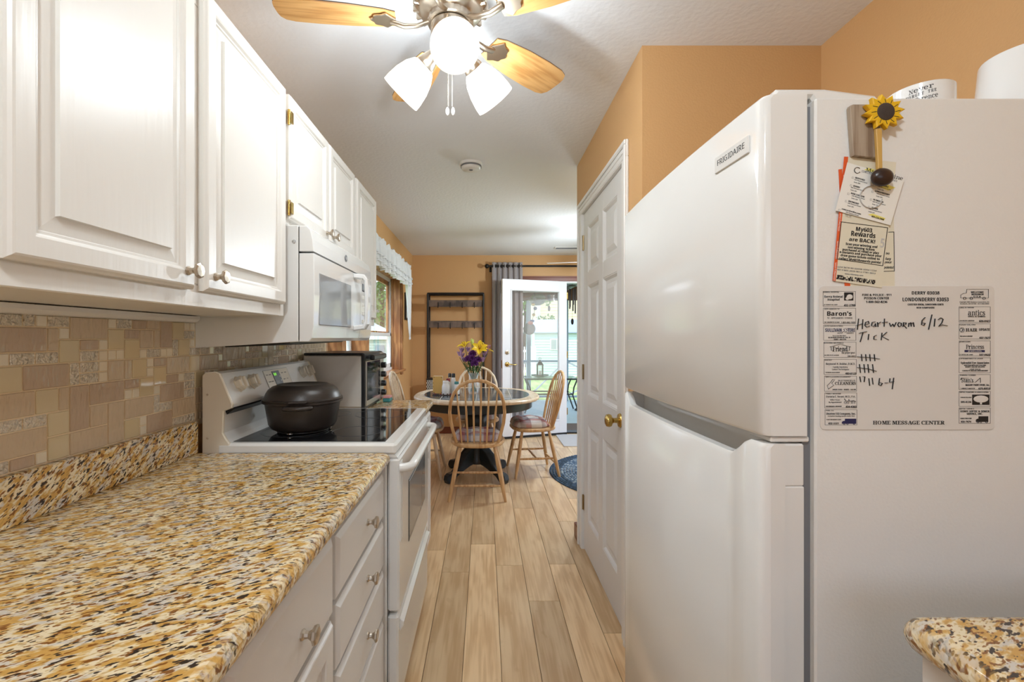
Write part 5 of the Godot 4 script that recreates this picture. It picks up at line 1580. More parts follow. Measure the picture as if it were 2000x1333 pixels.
func build_ceiling_bits() -> void:
	var s := thing("smoke_detector", "round white smoke detector on the kitchen ceiling", "smoke detector", at(-0.088, CEIL, 2.92))
	var c := at(-0.088, 0, 2.92)
	part(s, "base", mb().lathe([Vector2(0, CEIL - 0.016), Vector2(0.070, CEIL - 0.016), Vector2(0.073, CEIL - 0.012), Vector2(0.073, CEIL), Vector2(0, CEIL)], 36, c), M.trim_paint)
	part(s, "cover", mb().lathe([Vector2(0, CEIL - 0.04), Vector2(0.052, CEIL - 0.04), Vector2(0.060, CEIL - 0.034), Vector2(0.064, CEIL - 0.018), Vector2(0, CEIL - 0.018)], 36, c), M.trim_paint)
	part(s, "slot_ring", mb().lathe([Vector2(0.0655, CEIL - 0.026), Vector2(0.0655, CEIL - 0.017), Vector2(0.06, CEIL - 0.017)], 36, c), M.grey_ink)
	part(s, "test_button", mb().lathe([Vector2(0, CEIL - 0.043), Vector2(0.011, CEIL - 0.043), Vector2(0.012, CEIL - 0.039), Vector2(0, CEIL - 0.039)], 16, c), M.grey_ink)
	var v := thing("ceiling_register", "narrow white air register on the dining ceiling", "air vent", at(0.95, CEIL, 5.64))
	part(v, "frame", mb().box(0.85, 1.15, CEIL - 0.008, CEIL, 5.59, 5.69, 0.003), M.trim_paint)
	for i in 5:
		part(v, "slat", mb().box(0.87, 1.13, CEIL - 0.012, CEIL - 0.007, 5.602 + i * 0.016, 5.608 + i * 0.016), M.grey_ink)
	# flush ceiling lamp at the other end of the kitchen
	var cl := thing("ceiling_lamp", "flush dome ceiling lamp over the near end of the kitchen", "lamp", at(-0.15, CEIL, -0.2))
	part(cl, "rim", mb().lathe([Vector2(0, CEIL - 0.03), Vector2(0.17, CEIL - 0.03), Vector2(0.175, CEIL), Vector2(0, CEIL)], 32, at(-0.15, 0, -0.2)), M.nickel)
	part(cl, "lamp_dome", mb().lathe([Vector2(0, CEIL - 0.12), Vector2(0.07, CEIL - 0.112), Vector2(0.13, CEIL - 0.08), Vector2(0.16, CEIL - 0.03), Vector2(0, CEIL - 0.03)], 32, at(-0.15, 0, -0.2)), M.lamp_shade_glass)
	lamp_light("ceiling_lamp_light", at(-0.15, CEIL - 0.085, -0.2), REAR_LIGHT, 0.06)
	var f := thing("ceiling_fan", "white ceiling fan over the dining area, one blade in view", "ceiling fan", at(1.27, CEIL, 4.55))
	var hub := at(1.27, 0, 4.55)
	part(f, "motor_housing", mb().lathe([Vector2(0, 2.04), Vector2(0.07, 2.04), Vector2(0.1, 2.06), Vector2(0.1, 2.12), Vector2(0.06, 2.14), Vector2(0.02, 2.15), Vector2(0.015, 2.33), Vector2(0.06, 2.34), Vector2(0.065, 2.3865), Vector2(0, 2.3865)], 32, hub), M.trim_paint)
	part(f, "lamp_globe", mb().lathe([Vector2(0, 1.90), Vector2(0.05, 1.908), Vector2(0.09, 1.94), Vector2(0.1, 1.98), Vector2(0.085, 2.02), Vector2(0.06, 2.04), Vector2(0, 2.04)], 28, hub), M.lamp_shade_glass)
	lamp_light("dining_fan_light", hub + Vector3(0, 1.97, 0), DINING_LIGHT, 0.09)
	for k in 5:
		var x := Transform3D(Basis(Vector3.UP, deg_to_rad(167.0 + 72.0 * k)) * Basis(Vector3(1, 0, 0), deg_to_rad(-8)), hub + Vector3(0, 2.042, 0))
		part(f, "blade", mb().block(Vector3(0.4, 0, 0), Vector3(0.25, 0.003, 0.06), 0.002), M.trim_paint, x)
		part(f, "blade_iron", mb().block(Vector3(0.13, 0.004, 0), Vector3(0.05, 0.003, 0.02), 0.001), M.nickel, x)

# ---------------------------------------------------------------- dining furniture
func super_loop(rx: float, rz: float, power: float, y: float, n := 48) -> Array:
	var l := []
	for i in n:
		var a := TAU * i / n
		var c := cos(a)
		var s := sin(a)
		l.append(Vector3(signf(c) * pow(absf(c), 2.0 / power) * rx, y, -signf(s) * pow(absf(s), 2.0 / power) * rz))
	return l
func seat_loop(y: float, k := 1.0) -> Array:
	# wider at the front (-z), rounded at the back
	var l := []
	for i in 40:
		var a := TAU * i / 40
		var c := cos(a)
		var s := sin(a)
		var x := signf(c) * pow(absf(c), 0.78) * 0.222
		var z := signf(s) * pow(absf(s), 0.78) * 0.212
		x *= 1.0 - 0.10 * (z / 0.212)
		l.append(Vector3(x * k, y, z * k))
	return l
const BOW := [Vector3(-0.166, 0.452, 0.150), Vector3(-0.186, 0.53, 0.170), Vector3(-0.207, 0.62, 0.193), Vector3(-0.214, 0.70, 0.212), Vector3(-0.206, 0.78, 0.232), Vector3(-0.18, 0.855, 0.252), Vector3(-0.13, 0.915, 0.270), Vector3(-0.065, 0.947, 0.279), Vector3(0, 0.956, 0.282)]
func bow_point(x: float) -> Vector3:
	for i in range(3, BOW.size() - 1):
		var a: Vector3 = BOW[i]
		var b: Vector3 = BOW[i + 1]
		if -absf(x) >= a.x and -absf(x) <= b.x:
			var p := a.lerp(b, (-absf(x) - a.x) / (b.x - a.x))
			return Vector3(x, p.y, p.z)
	return BOW[8]
func make_chair(label: String, where: Vector3, turn: float, wood: Material, seat_wood: Material) -> Node3D:
	var c := local_thing("dining_chair", label, "chair", where, turn, "bow-back chairs around the tiled table")
	part(c, "seat", mb().prism(seat_loop(0.418), Vector3(0, 0.032, 0), 0.009), seat_wood)
	var path := []
	for p in BOW:
		path.append(p)
	for i in range(BOW.size() - 2, -1, -1):
		path.append(Vector3(-BOW[i].x, BOW[i].y, BOW[i].z))
	part(c, "bow", mb().tube(path, 0.0135, 10), wood)
	for i in 6:
		var k := (i - 2.5) / 2.5
		part(c, "spindle", mb().tube([Vector3(k * 0.122, 0.446, 0.172 - absf(k) * 0.012), bow_point(k * 0.158).lerp(Vector3(k * 0.122, 0.446, 0.16), 0.45) + Vector3(0, 0, 0.004), bow_point(k * 0.158)], [0.0065, 0.0085, 0.005], 8), wood)
	var feet := {}
	for sx in [-1, 1]:
		for sz in [-1, 1]:
			var top := Vector3(sx * 0.135, 0.425, sz * 0.125)
			var foot := Vector3(sx * 0.222, 0.0, sz * 0.205)
			feet[Vector2i(sx, sz)] = [top, foot]
			part(c, "leg", mb().tube([top, top.lerp(foot, 0.35), top.lerp(foot, 0.7), foot], [0.0125, 0.018, 0.017, 0.012], 10), wood)
	var mids := []
	for sx in [-1, 1]:
		var a: Vector3 = feet[Vector2i(sx, -1)][0].lerp(feet[Vector2i(sx, -1)][1], 0.6)
		var b: Vector3 = feet[Vector2i(sx, 1)][0].lerp(feet[Vector2i(sx, 1)][1], 0.6)
		mids.append((a + b) / 2)
		part(c, "stretcher", mb().tube([a, (a + b) / 2, b], [0.008, 0.0115, 0.008], 8), wood)
	part(c, "stretcher", mb().tube([mids[0], (mids[0] + mids[1]) / 2, mids[1]], [0.008, 0.0115, 0.008], 8), wood)
	var ra: Vector3 = feet[Vector2i(-1, 1)][0].lerp(feet[Vector2i(-1, 1)][1], 0.72)
	var rb: Vector3 = feet[Vector2i(1, 1)][0].lerp(feet[Vector2i(1, 1)][1], 0.72)
	part(c, "stretcher", mb().tube([ra, (ra + rb) / 2, rb], [0.008, 0.011, 0.008], 8), wood)
	return c
func cushion_mesh() -> ArrayMesh:
	var top := func(r: float, a: float) -> Vector3:
		var c := cos(a)
		var s := sin(a)
		var e := pow(pow(absf(c), 3.2) + pow(absf(s), 3.2), -1.0 / 3.2)
		var x := c * e * 0.198 * r
		var z := s * e * 0.172 * r - 0.036
		var y := 0.062 * pow(maxf(0.0, 1.0 - pow(r, 5.0)), 0.5)
		for q in [Vector2(0.075, 0.07), Vector2(-0.075, 0.07), Vector2(0.075, -0.09), Vector2(-0.075, -0.09)]:
			y -= 0.030 * exp(-(pow(x - q.x, 2.0) + pow(z - q.y, 2.0)) / 0.0012) * (1.0 - r * 0.3)
		y += 0.004 * sin(x * 60.0) * cos(z * 55.0)
		return Vector3(x, maxf(y, 0.0) + 0.012, z)
	var b := mb()
	b.flat = false
	var n := 40
	var m := 14
	for i in m:
		for j in n:
			var a0 := TAU * j / n
			var a1 := TAU * (j + 1) / n
			var p: Vector3 = top.call(float(i) / m, a0)
			var q: Vector3 = top.call(float(i) / m, a1)
			var s: Vector3 = top.call(float(i + 1) / m, a1)
			var t: Vector3 = top.call(float(i + 1) / m, a0)
			if i > 0:
				b.tri(p, q, s)
			b.tri(p, s, t)
	for j in n:
		var p: Vector3 = top.call(1.0, TAU * j / n)
		var q: Vector3 = top.call(1.0, TAU * (j + 1) / n)
		var p2 := Vector3(p.x * 0.95, 0, p.z * 0.95)
		var q2 := Vector3(q.x * 0.95, 0, q.z * 0.95)
		b.tri(p, q, q2)
		b.tri(p, q2, p2)
		b.tri(p2, q2, Vector3.ZERO)
	return b.mesh()
func build_dining() -> void:
	# braided rug: rings of plaits
	var rg := thing("braided_rug", "round blue and grey braided rug on the dining floor", "rug", at(1.42, 0, 4.33))
	var blues := [Color(0.062, 0.105, 0.17), Color(0.13, 0.19, 0.26), Color(0.035, 0.055, 0.09), Color(0.28, 0.33, 0.37)]
	for k in 30:
		var r := 0.018 + k * 0.0268
		var plaits := maxi(6, int(TAU * r / 0.042))
		var b := mb()
		b.flat = false
		var n := plaits * 3
		var pts := []
		for i in n + 1:
			var a := TAU * i / n
			var wob := sin(float(i) / 3.0 * TAU + k)
			var ring := []
			for s in 6:
				var t := PI * s / 5
				ring.append(Vector3(cos(a) * (r + cos(t) * 0.0128), sin(t) * (0.010 + 0.0025 * wob) + 0.0008, -sin(a) * (r + cos(t) * 0.0128)) )
			pts.append(ring)
		for i in n:
			var pick := rng.randi_range(0, 3)
			b.tint = blues[(int(i / 3.0) + k / 3) % 2 if pick < 3 else pick]
			if k > 25:
				b.tint = blues[2] if pick < 3 else blues[0]
			elif k == 12 or k == 18:
				b.tint = blues[3] if pick < 2 else blues[1]
			for s in 5:
				b.quad(pts[i][s], pts[i + 1][s], pts[i + 1][s + 1], pts[i][s + 1])
		part(rg, "braid", b, M.rug, Transform3D(Basis.IDENTITY, at(1.42, 0, 4.33)))
	var mt := thing("door_mat", "thin pale grey mat inside the open garden door", "mat", at(1.3, 0, 5.75))
	part(mt, "mat", mb().box(0.93, 1.75, 0.001, 0.009, 5.42, 6.08, 0.003), M.pale_mat)
	# table
	var cx := -0.075
	var cd := 4.30
	var t := local_thing("dining_table", "round pedestal dining table with dark tile top and pale wood rim", "table", at(cx, 0, cd))
	part(t, "table_rim", mb().prism(super_loop(0.575, 0.575, 2.35, 0.728, 64), Vector3(0, 0.030, 0), 0.009), M.pale_oak)
	var bed := super_loop(0.49, 0.49, 2.2, 0.7565, 48)
	part(t, "grout_bed", mb().prism(bed, Vector3(0, 0.0025, 0)), M.table_grout)
	var area := PackedVector2Array()
	for p in super_loop(0.484, 0.484, 2.2, 0, 48):
		area.append(Vector2(p.x, p.z))
	for i in 4:
		for j in 4:
			var x0 := -0.61 + i * 0.305 + 0.004
			var z0 := -0.61 + j * 0.305 + 0.004
			var sq := PackedVector2Array([Vector2(x0, z0), Vector2(x0 + 0.297, z0), Vector2(x0 + 0.297, z0 + 0.297), Vector2(x0, z0 + 0.297)])
			for poly in Geometry2D.intersect_polygons(area, sq):
				var loop := []
				for p in poly:
					loop.append(Vector3(p.x, 0.7575, p.y))
				if loop.size() > 2:
					part(t, "tile", mb().prism(loop, Vector3(0, 0.004, 0), 0.0008), M.table_tile)
	part(t, "apron", mb().lathe([Vector2(0.40, 0.645), Vector2(0.505, 0.645), Vector2(0.512, 0.65), Vector2(0.512, 0.73), Vector2(0.40, 0.73)], 56), M.table_dark)
	part(t, "pedestal", mb().lathe([Vector2(0, 0.115), Vector2(0.07, 0.115), Vector2(0.085, 0.125), Vector2(0.085, 0.15), Vector2(0.075, 0.17), Vector2(0.075, 0.36), Vector2(0.095, 0.40), Vector2(0.115, 0.48), Vector2(0.105, 0.57), Vector2(0.075, 0.61), Vector2(0.12, 0.64), Vector2(0.2, 0.65), Vector2(0.2, 0.728), Vector2(0, 0.728)], 32), M.table_dark)
	for k in 4:
		var prof := []
		for q in [[0.03, 0.125], [0.03, 0.27], [0.09, 0.27], [0.16, 0.235], [0.26, 0.14], [0.33, 0.09], [0.385, 0.085], [0.415, 0.07], [0.425, 0.035], [0.41, 0.004], [0.37, 0.0], [0.34, 0.01], [0.30, 0.045], [0.20, 0.085], [0.12, 0.11]]:
			prof.append(Vector3(q[0] * 0.9, q[1], -0.032))
		part(t, "foot", mb().prism(prof, Vector3(0, 0, 0.064), 0.008), M.table_dark, Transform3D(Basis(Vector3.UP, PI / 4 + PI / 2 * k), Vector3.ZERO))
	# chairs and their tie-on pads
	var pad := cushion_mesh()
	var spots := [
		["light oak bow-back chair with its back to the kitchen floor", at(-0.06, 0, 3.80), 0.0, M.oak, M.oak],
		["bow-back chair with thick plaid pad, beside the open garden door", at(0.455, 0, 4.42), PI / 2 + 0.12, M.oak, M.oak],
		["pale bow-back chair between the table and the window wall", at(-0.60, 0, 4.36), -PI / 2, M.pale_oak, M.oak],
		["pale bow-back chair behind the flower vase, facing the kitchen", at(-0.08, 0, 4.84), PI, M.pale_oak, M.oak]]
	var pads := ["red and grey plaid pad on the chair with its back to the kitchen", "thick tufted plaid pad on the chair beside the garden door", "plaid pad on the chair at the window wall", "plaid pad on the chair behind the vase"]
	for i in 4:
		var s: Array = spots[i]
		make_chair(s[0], s[1], s[2], s[3], s[4])
		var c := local_thing("chair_pad", pads[i], "cushion", s[1] + Vector3(0, 0.4505, 0), s[2], "plaid chair pads")
		part(c, "pad", pad, M.plaid)
		for sx in [-1, 1]:
			part(c, "tie", mb().blob(Vector3(sx * 0.128, 0.014, 0.124), Vector3(0.020, 0.013, 0.012), 10, 6), M.plaid)

# ---------------------------------------------------------------- things on the table
func petal(length: float, width: float, curl: float, lift: float) -> MB:
	var g := []
	for r in 7:
		var t := r / 6.0
		var w := width * sin(PI * pow(t, 0.75)) * 0.5 + 0.001
		var row := []
		for c in 5:
			var s := (c - 2) / 2.0
			row.append(Vector3(s * w, lift * t * length - curl * t * t * length + absf(s) * w * 0.25, -t * length * (1.0 - 0.25 * t * absf(curl))))
		g.append(row)
	var b := mb()
	b.grid(g)
	return b
func build_table_things() -> void:
	var y := 0.7618
	var v := local_thing("glass_pitcher_vase", "clear glass pitcher holding the bouquet on the tiled table", "vase", at(-0.105, y, 4.30))
	part(v, "glass", mb().lathe([Vector2(0, 0), Vector2(0.043, 0), Vector2(0.047, 0.004), Vector2(0.054, 0.045), Vector2(0.056, 0.075), Vector2(0.048, 0.115), Vector2(0.040, 0.14), Vector2(0.042, 0.165), Vector2(0.054, 0.195), Vector2(0.052, 0.195), Vector2(0.038, 0.16), Vector2(0.036, 0.14), Vector2(0.045, 0.11), Vector2(0.052, 0.07), Vector2(0.043, 0.012), Vector2(0, 0.010)], 36), M.vase_glass)
	var hp := []
	for i in 9:
		var a := -PI / 2 + PI * i / 8
		hp.append(Vector3(0.046 + cos(a) * 0.035, 0.115 + sin(a) * 0.06, 0.0))
	part(v, "handle", mb().tube(hp, 0.005, 8), M.vase_glass)
	var mouth := at(-0.105, y + 0.17, 4.30)
	var flower := func(called: String, label: String, spot: Vector3, group: String) -> Node3D:
		var tip := mouth + (spot - mouth) * 1.3
		var f := local_thing(called, label, "flower", tip, 0.0, group)
		var foot := at(-0.105 + clampf((tip.x + 0.105) * -0.25, -0.03, 0.03), y + 0.02, 4.30) - tip
		part(f, "stem", mb().tube([foot, mouth + Vector3((tip.x + 0.105) * 0.25, 0, 0) - tip, Vector3(0, -0.012, 0)], 0.0028, 6), M.leaf)
		return f
	# yellow lilies
	var lilies := [
		["yellow lily opening to the left of the bouquet", at(-0.165, 1.135, 4.27), 0.25, -0.35],
		["large open yellow lily at the front of the bouquet", at(-0.062, 1.12, 4.22), 0.9, 0.1],
		["yellow lily turned away at the right of the bouquet", at(-0.02, 1.115, 4.30), 0.1, 0.7]]
	for l in lilies:
		var f: Node3D = flower.call("yellow_lily", l[0], l[1], "yellow lilies in the vase")
		var tilt := Basis(Vector3(0, 0, 1), -l[3]) * Basis(Vector3(1, 0, 0), l[2])
		for k in 6:
			part(f, "petal", petal(0.092, 0.044, 0.55, 0.95 if k % 2 == 0 else 0.8), M.lily, Transform3D(tilt * Basis(Vector3.UP, TAU * k / 6), Vector3.ZERO))
		for k in 5:
			var a := TAU * k / 5
			part(f, "stamen", mb().tube([Vector3.ZERO, tilt * Vector3(cos(a) * 0.014, 0.05, sin(a) * 0.014)], 0.0012, 5).blob(tilt * Vector3(cos(a) * 0.014, 0.052, sin(a) * 0.014), Vector3(0.003, 0.003, 0.005), 6, 4), M.red_cap)
	for l in [[at(-0.118, 1.16, 4.29), -0.05], [at(-0.112, 1.155, 4.31), 0.12]]:
		var f: Node3D = flower.call("lily_bud", "green-yellow closed lily bud standing at the top of the bouquet", l[0], "lily buds in the vase")
		part(f, "bud", mb().lathe([Vector2(0, -0.015), Vector2(0.007, -0.005), Vector2(0.010, 0.015), Vector2(0.007, 0.04), Vector2(0, 0.052)], 10), M.lily_bud, Transform3D(Basis(Vector3(0, 0, 1), -l[1]), Vector3.ZERO))
	var mums := [at(-0.118, 1.055, 4.235), at(-0.098, 1.020, 4.225), at(-0.140, 1.050, 4.25), at(-0.112, 1.085, 4.27), at(-0.075, 1.045, 4.24)]
	var mesh_petal := petal(0.036, 0.013, 0.2, 0.3).mesh()
	for p in mums:
		var f: Node3D = flower.call("purple_chrysanthemum", "deep purple chrysanthemum in the middle of the bouquet", p, "purple chrysanthemums in the vase")
		part(f, "flower_heart", mb().blob(Vector3.ZERO, Vector3(0.014, 0.014, 0.014), 10, 6), M.mum_purple)
		for k in 42:
			var h := 1.0 - 2.0 * (k + 0.5) / 42.0
			if h < -0.6:
				continue
			var a := k * 2.39996
			var up := Vector3(cos(a) * sqrt(1.0 - h * h), h, sin(a) * sqrt(1.0 - h * h))
			var side := up.cross(Vector3(0.3, 0.2, 0.9)).normalized()
			part(f, "petal", mesh_petal, M.mum_purple, Transform3D(Basis(side, up.cross(side) * -1.0, -up), up * 0.008))
	for p in [at(-0.205, 1.07, 4.28), at(-0.190, 1.095, 4.30), at(-0.015, 1.09, 4.26), at(-0.0, 1.115, 4.30), at(-0.022, 1.06, 4.30), at(-0.175, 1.03, 4.27), at(-0.185, 1.06, 4.25), at(-0.04, 1.03, 4.25), at(-0.145, 1.10, 4.32)]:
		var f: Node3D = flower.call("lilac_alstroemeria", "pale lilac flower below the side-opening yellow lily in the vase" if p.x < -0.1 else "pale lilac flower under the large open yellow lily, near the grey curtain", p, "lilac flowers in the vase")
		for k in 8:
			var a := k * 2.4
			part(f, "petal", petal(0.044, 0.018, 0.3, 1.1), M.lilac, Transform3D(Basis(Vector3.UP, a) * Basis(Vector3(1, 0, 0), 0.3), Vector3(cos(a) * 0.006, 0, sin(a) * 0.006)))
	var gr: Node3D = flower.call("foliage_sprig", "green leafy sprigs round the rim of the vase", at(-0.105, 0.98, 4.28), "")
	for k in 60:
		var a := k * 2.4
		var up := 0.2 + 0.9 * rng.randf()
		part(gr, "leaf", petal(0.07 + 0.05 * rng.randf(), 0.016, 0.7, up), M.leaf, Transform3D(Basis(Vector3.UP, a), Vector3(cos(a) * 0.03, 0.022 * (k % 5) - 0.02, -sin(a) * 0.03)))
	# tray with napkins, shakers and jars
	var tx := -0.355
	var td := 4.24
	var tr := local_thing("serving_tray", "dark beaded oval tray of condiments on the tiled table", "tray", at(tx, y, td))
	part(tr, "base", mb().prism(super_loop(0.125, 0.09, 2.5, 0.0, 40), Vector3(0, 0.006, 0), 0.002), M.rack_wood)
	for i in 34:
		var p: Vector3 = super_loop(0.122, 0.087, 2.5, 0.011, 34)[i]
		part(tr, "bead", mb().blob(p, Vector3(0.007, 0.007, 0.007), 8, 5), M.red_cap if i % 3 == 0 else M.rack_wood)
	var nh := local_thing("napkin_holder", "honey-coloured wooden napkin holder with corner pegs", "napkin holder", at(tx - 0.075, y + 0.0062, td - 0.015))
	for s in [-1, 1]:
		var pn := part(nh, "panel", mb().block(Vector3(0, 0.084, s * 0.022), Vector3(0.044, 0.08, 0.005), 0.003), M.gold_wood)
		for q in [[-0.034, 0.015], [0.034, 0.015], [-0.034, 0.152], [0.034, 0.152]]:
			part(pn, "peg", mb().blob(Vector3(q[0], q[1], s * 0.028), Vector3(0.004, 0.004, 0.003), 8, 5), M.dark_wood)
	part(nh, "base", mb().block(Vector3(0, 0.002, 0), Vector3(0.044, 0.002, 0.03), 0.001), M.gold_wood)
	part(nh, "napkins", mb().block(Vector3(0.004, 0.085, 0), Vector3(0.04, 0.078, 0.015), 0.002), M.paper)
	var jars := [
		["white ceramic owl-shaped shaker on the tray", "shaker", tx + 0.0, td - 0.055, 0.036, 0.125, M.ceramic, M.ceramic],
		["small bottle with black cap on the tray", "bottle", tx + 0.03, td + 0.03, 0.019, 0.185, M.vase_glass, M.black_plastic],
		["glass shaker with black cap on the tray", "bottle", tx + 0.065, td + 0.015, 0.022, 0.185, M.paper, M.black_plastic],
		["small jar with red lid on the tray", "jar", tx + 0.018, td - 0.005, 0.024, 0.14, M.toaster_side, M.red_cap],
		["small jar with teal lid on the tray", "jar", tx + 0.098, td - 0.04, 0.026, 0.115, M.paper, M.teal]]
	for j in jars:
		var o := local_thing("condiment_" + j[1], j[0], j[1], at(j[2], y + 0.0062, j[3]))
		var r: float = j[4]
		var h: float = j[5]
		part(o, "body", mb().lathe([Vector2(0, 0), Vector2(r * 0.92, 0), Vector2(r, 0.004), Vector2(r, h * 0.55), Vector2(r * 0.85, h * 0.72), Vector2(r * 0.7, h * 0.8), Vector2(0, h * 0.8)], 20), j[6])
		part(o, "cap", mb().lathe([Vector2(0, h * 0.8), Vector2(r * 0.78, h * 0.8), Vector2(r * 0.78, h * 0.95), Vector2(r * 0.6, h), Vector2(0, h)], 20), j[7])

# ---------------------------------------------------------------- far wall and window dressings
func build_far_wall_things() -> void:
	# coat rack of black pipe with two boards
	var r := thing("hall_tree", "black metal coat rack with two dark boards and bench against the end wall", "coat rack", at(-0.37, 0, 5.98))
	for x in [-0.735, -0.018]:
		part(r, "upright", mb().tube([at(x, 0, 5.93), at(x, 1.845, 5.93)], 0.013, 10), M.dark_iron)
		part(r, "upright", mb().tube([at(x, 0, 6.13), at(x, 1.845, 6.13)], 0.011, 10), M.dark_iron)
		part(r, "top_rail", mb().tube([at(x, 1.852, 5.93), at(x, 1.852, 6.13)], 0.011, 10), M.dark_iron)
	part(r, "top_rail", mb().tube([at(-0.735, 1.852, 5.93), at(-0.018, 1.852, 5.93)], 0.013, 10), M.dark_iron)
	part(r, "top_rail", mb().tube([at(-0.735, 1.852, 6.13), at(-0.018, 1.852, 6.13)], 0.011, 10), M.dark_iron)
	for yy in [1.68, 1.412]:
		var bd := part(r, "hook_board", mb().box(-0.73, -0.022, yy, yy + 0.088, 5.938, 5.956, 0.003), M.rack_wood)
		for i in 4:
			var hx: float = -0.60 + i * 0.155
			part(bd, "coat_hook", mb().tube([at(hx, yy + 0.06, 5.938), at(hx, yy + 0.03, 5.925), at(hx, yy + 0.0, 5.915), at(hx, yy - 0.012, 5.90), at(hx, yy + 0.004, 5.888)], 0.005, 6), M.dark_iron)
	part(r, "bench", mb().box(-0.735, -0.018, 0.44, 0.465, 5.80, 6.13, 0.004), M.rack_wood)
	for x in [-0.73, -0.023]:
		part(r, "bench_leg", mb().tube([at(x, 0, 5.815), at(x, 0.44, 5.815)], 0.011, 8), M.dark_iron)
	# woven storage box on the bench
	var bk := thing("woven_basket", "black and white woven storage basket on the bench", "basket", at(-0.66, 0.466, 5.94))
	var weave := mb()
	var dark := mb()
	for row in 12:
		for i in 18:
			var x0 := -0.74 + i * 0.0105
			var bb: MB = weave if (i + row) % 2 == 0 else dark
			bb.box(x0, x0 + 0.0095, 0.468 + row * 0.023, 0.468 + row * 0.023 + 0.020, 5.838, 5.848, 0.002)
	part(bk, "pale_strands", weave, M.paper).set_meta("kind", "stuff")
	part(bk, "dark_strands", dark, M.dark_iron).set_meta("kind", "stuff")
	part(bk, "liner", mb().box(-0.74, -0.551, 0.466, 0.752, 5.848, 6.03, 0.004), M.paper)
	part(bk, "rim", mb().box(-0.745, -0.546, 0.746, 0.764, 5.834, 6.034, 0.004), M.dark_iron)
	# curtain rod and grey grommet curtain
	var rod := thing("curtain_rod", "black curtain rod with ball finial above the garden door", "curtain rod", at(1.0, 2.225, 6.06))
	part(rod, "rod", mb().tube([at(0.05, 2.225, 6.06), at(2.2, 2.225, 6.06)], 0.013, 10), M.dark_iron)
	for x in [0.028, 2.222]:
		part(rod, "finial", mb().blob(at(x, 2.225, 6.06), Vector3(0.03, 0.03, 0.03), 16, 10), M.dark_iron)
	for x in [0.075, 2.16]:
		part(rod, "bracket", mb().tube([at(x, 2.225, 6.06), at(x, 2.215, 6.12), at(x, 2.20, 6.169)], 0.007, 8).box(x - 0.015, x + 0.015, 2.16, 2.25, 6.158, 6.17, 0.003), M.dark_iron)
	var cu := thing("curtain", "grey grommet curtain pushed to the left of the garden door", "curtain", at(0.28, 0.04, 6.06))
	var g := []
	for row in 14:
		var t := row / 13.0
		var line := []
		for i in 121:
			var s := i / 120.0
			var x := 0.095 + s * (0.40 + 0.02 * (1.0 - t))
			if s < 0.25:
				x = 0.095 + s * 0.44
			var fold := 0.030 * sin(s * TAU * 5.5) + 0.010 * sin(s * TAU * 11.0 + t * 2.0)
			line.append(at(x, 0.04 + t * 2.235, 6.06 - fold * (0.6 + 0.4 * (1.0 - t))))
		g.append(line)
	part(cu, "panel", mb().grid(g), M.curtain_grey)
	for i in 11:
		var s := i / 11.0 + 0.02
		var ring := []
		var gx := 0.095 + s * 0.42
		for k in 16:
			ring.append(at(gx, 2.225 + sin(TAU * k / 16) * 0.022, 6.06 + cos(TAU * k / 16) * 0.022))
		part(cu, "grommet", mb().tube(ring, 0.004, 6, true), M.dark_iron)
	# lace valance with its tail
	var vr := thing("valance_rod", "slim white rod carrying the lace valance", "curtain rod", at(-0.885, 2.06, 4.2))
	part(vr, "rod", mb().tube([at(-0.97, 2.07, 2.73), at(-0.885, 2.07, 2.74), at(-0.875, 2.07, 2.78), at(-0.875, 2.07, 5.33), at(-0.885, 2.07, 5.36), at(-0.97, 2.07, 5.37)], 0.006, 8), M.white_trim)
	var va := thing("lace_valance", "white lace valance with gathered heading over the dining window", "valance", at(-0.87, 1.84, 4.2))
	g = []
	for row in 15:
		var t := row / 14.0
		var line := []
		for i in 321:
			var s := i / 320.0
			var d := 2.76 + s * 2.59
			var wave := 0.016 * sin(d * 62.0) + 0.010 * sin(d * 97.0 + 1.0)
			var low := 1.855 + 0.014 * absf(sin(d * 24.0))
			var head := 2.108 + 0.010 * sin(d * 88.0)
			var pinch := 0.35 if row == 12 else 1.0
			line.append(at(-0.862 + wave * pinch * (0.7 + 0.5 * (1.0 - t)), lerpf(low, head, t), d))
		g.append(line)
	part(va, "heading_and_skirt", mb().grid(g), M.lace)
	for band in [1.90, 1.955]:
		var bl := []
		for i in 101:
			var d := 2.76 + i / 100.0 * 2.59
			bl.append(at(-0.846 + 0.016 * sin(d * 62.0) + 0.010 * sin(d * 97.0 + 1.0), band, d))
		part(va, "openwork_band", mb().tube(bl, 0.006, 5), M.lace)
	g = []
	for row in 12:
		var t := row / 11.0
		var line := []
		for i in 17:
			var s := i / 16.0
			var w := 0.27 * pow(t, 0.7) + 0.012
			line.append(at(-0.868 + 0.018 * sin(s * 14.0 + t) * (0.4 + t), lerpf(1.29, 1.95, t), 5.34 - w * (1.0 - s)))
		g.append(line)
	part(va, "tail", mb().grid(g), M.lace)
	part(va, "tassel", mb().blob(at(-0.868, 1.275, 5.335), Vector3(0.012, 0.018, 0.012), 8, 6), M.lace)
	var pf := thing("picture_frame", "dark framed picture on the window wall near the corner", "picture frame", at(-0.96, 1.5, 5.72))
	part(pf, "frame", mb().box(-0.969, -0.945, 1.50, 1.525, 5.55, 5.87, 0.003).box(-0.969, -0.945, 1.805, 1.83, 5.55, 5.87, 0.003).box(-0.969, -0.945, 1.525, 1.805, 5.55, 5.575, 0.003).box(-0.969, -0.945, 1.525, 1.805, 5.845, 5.87, 0.003), M.dark_iron)
	part(pf, "print", mb().box(-0.966, -0.958, 1.525, 1.805, 5.575, 5.845), M.paper)

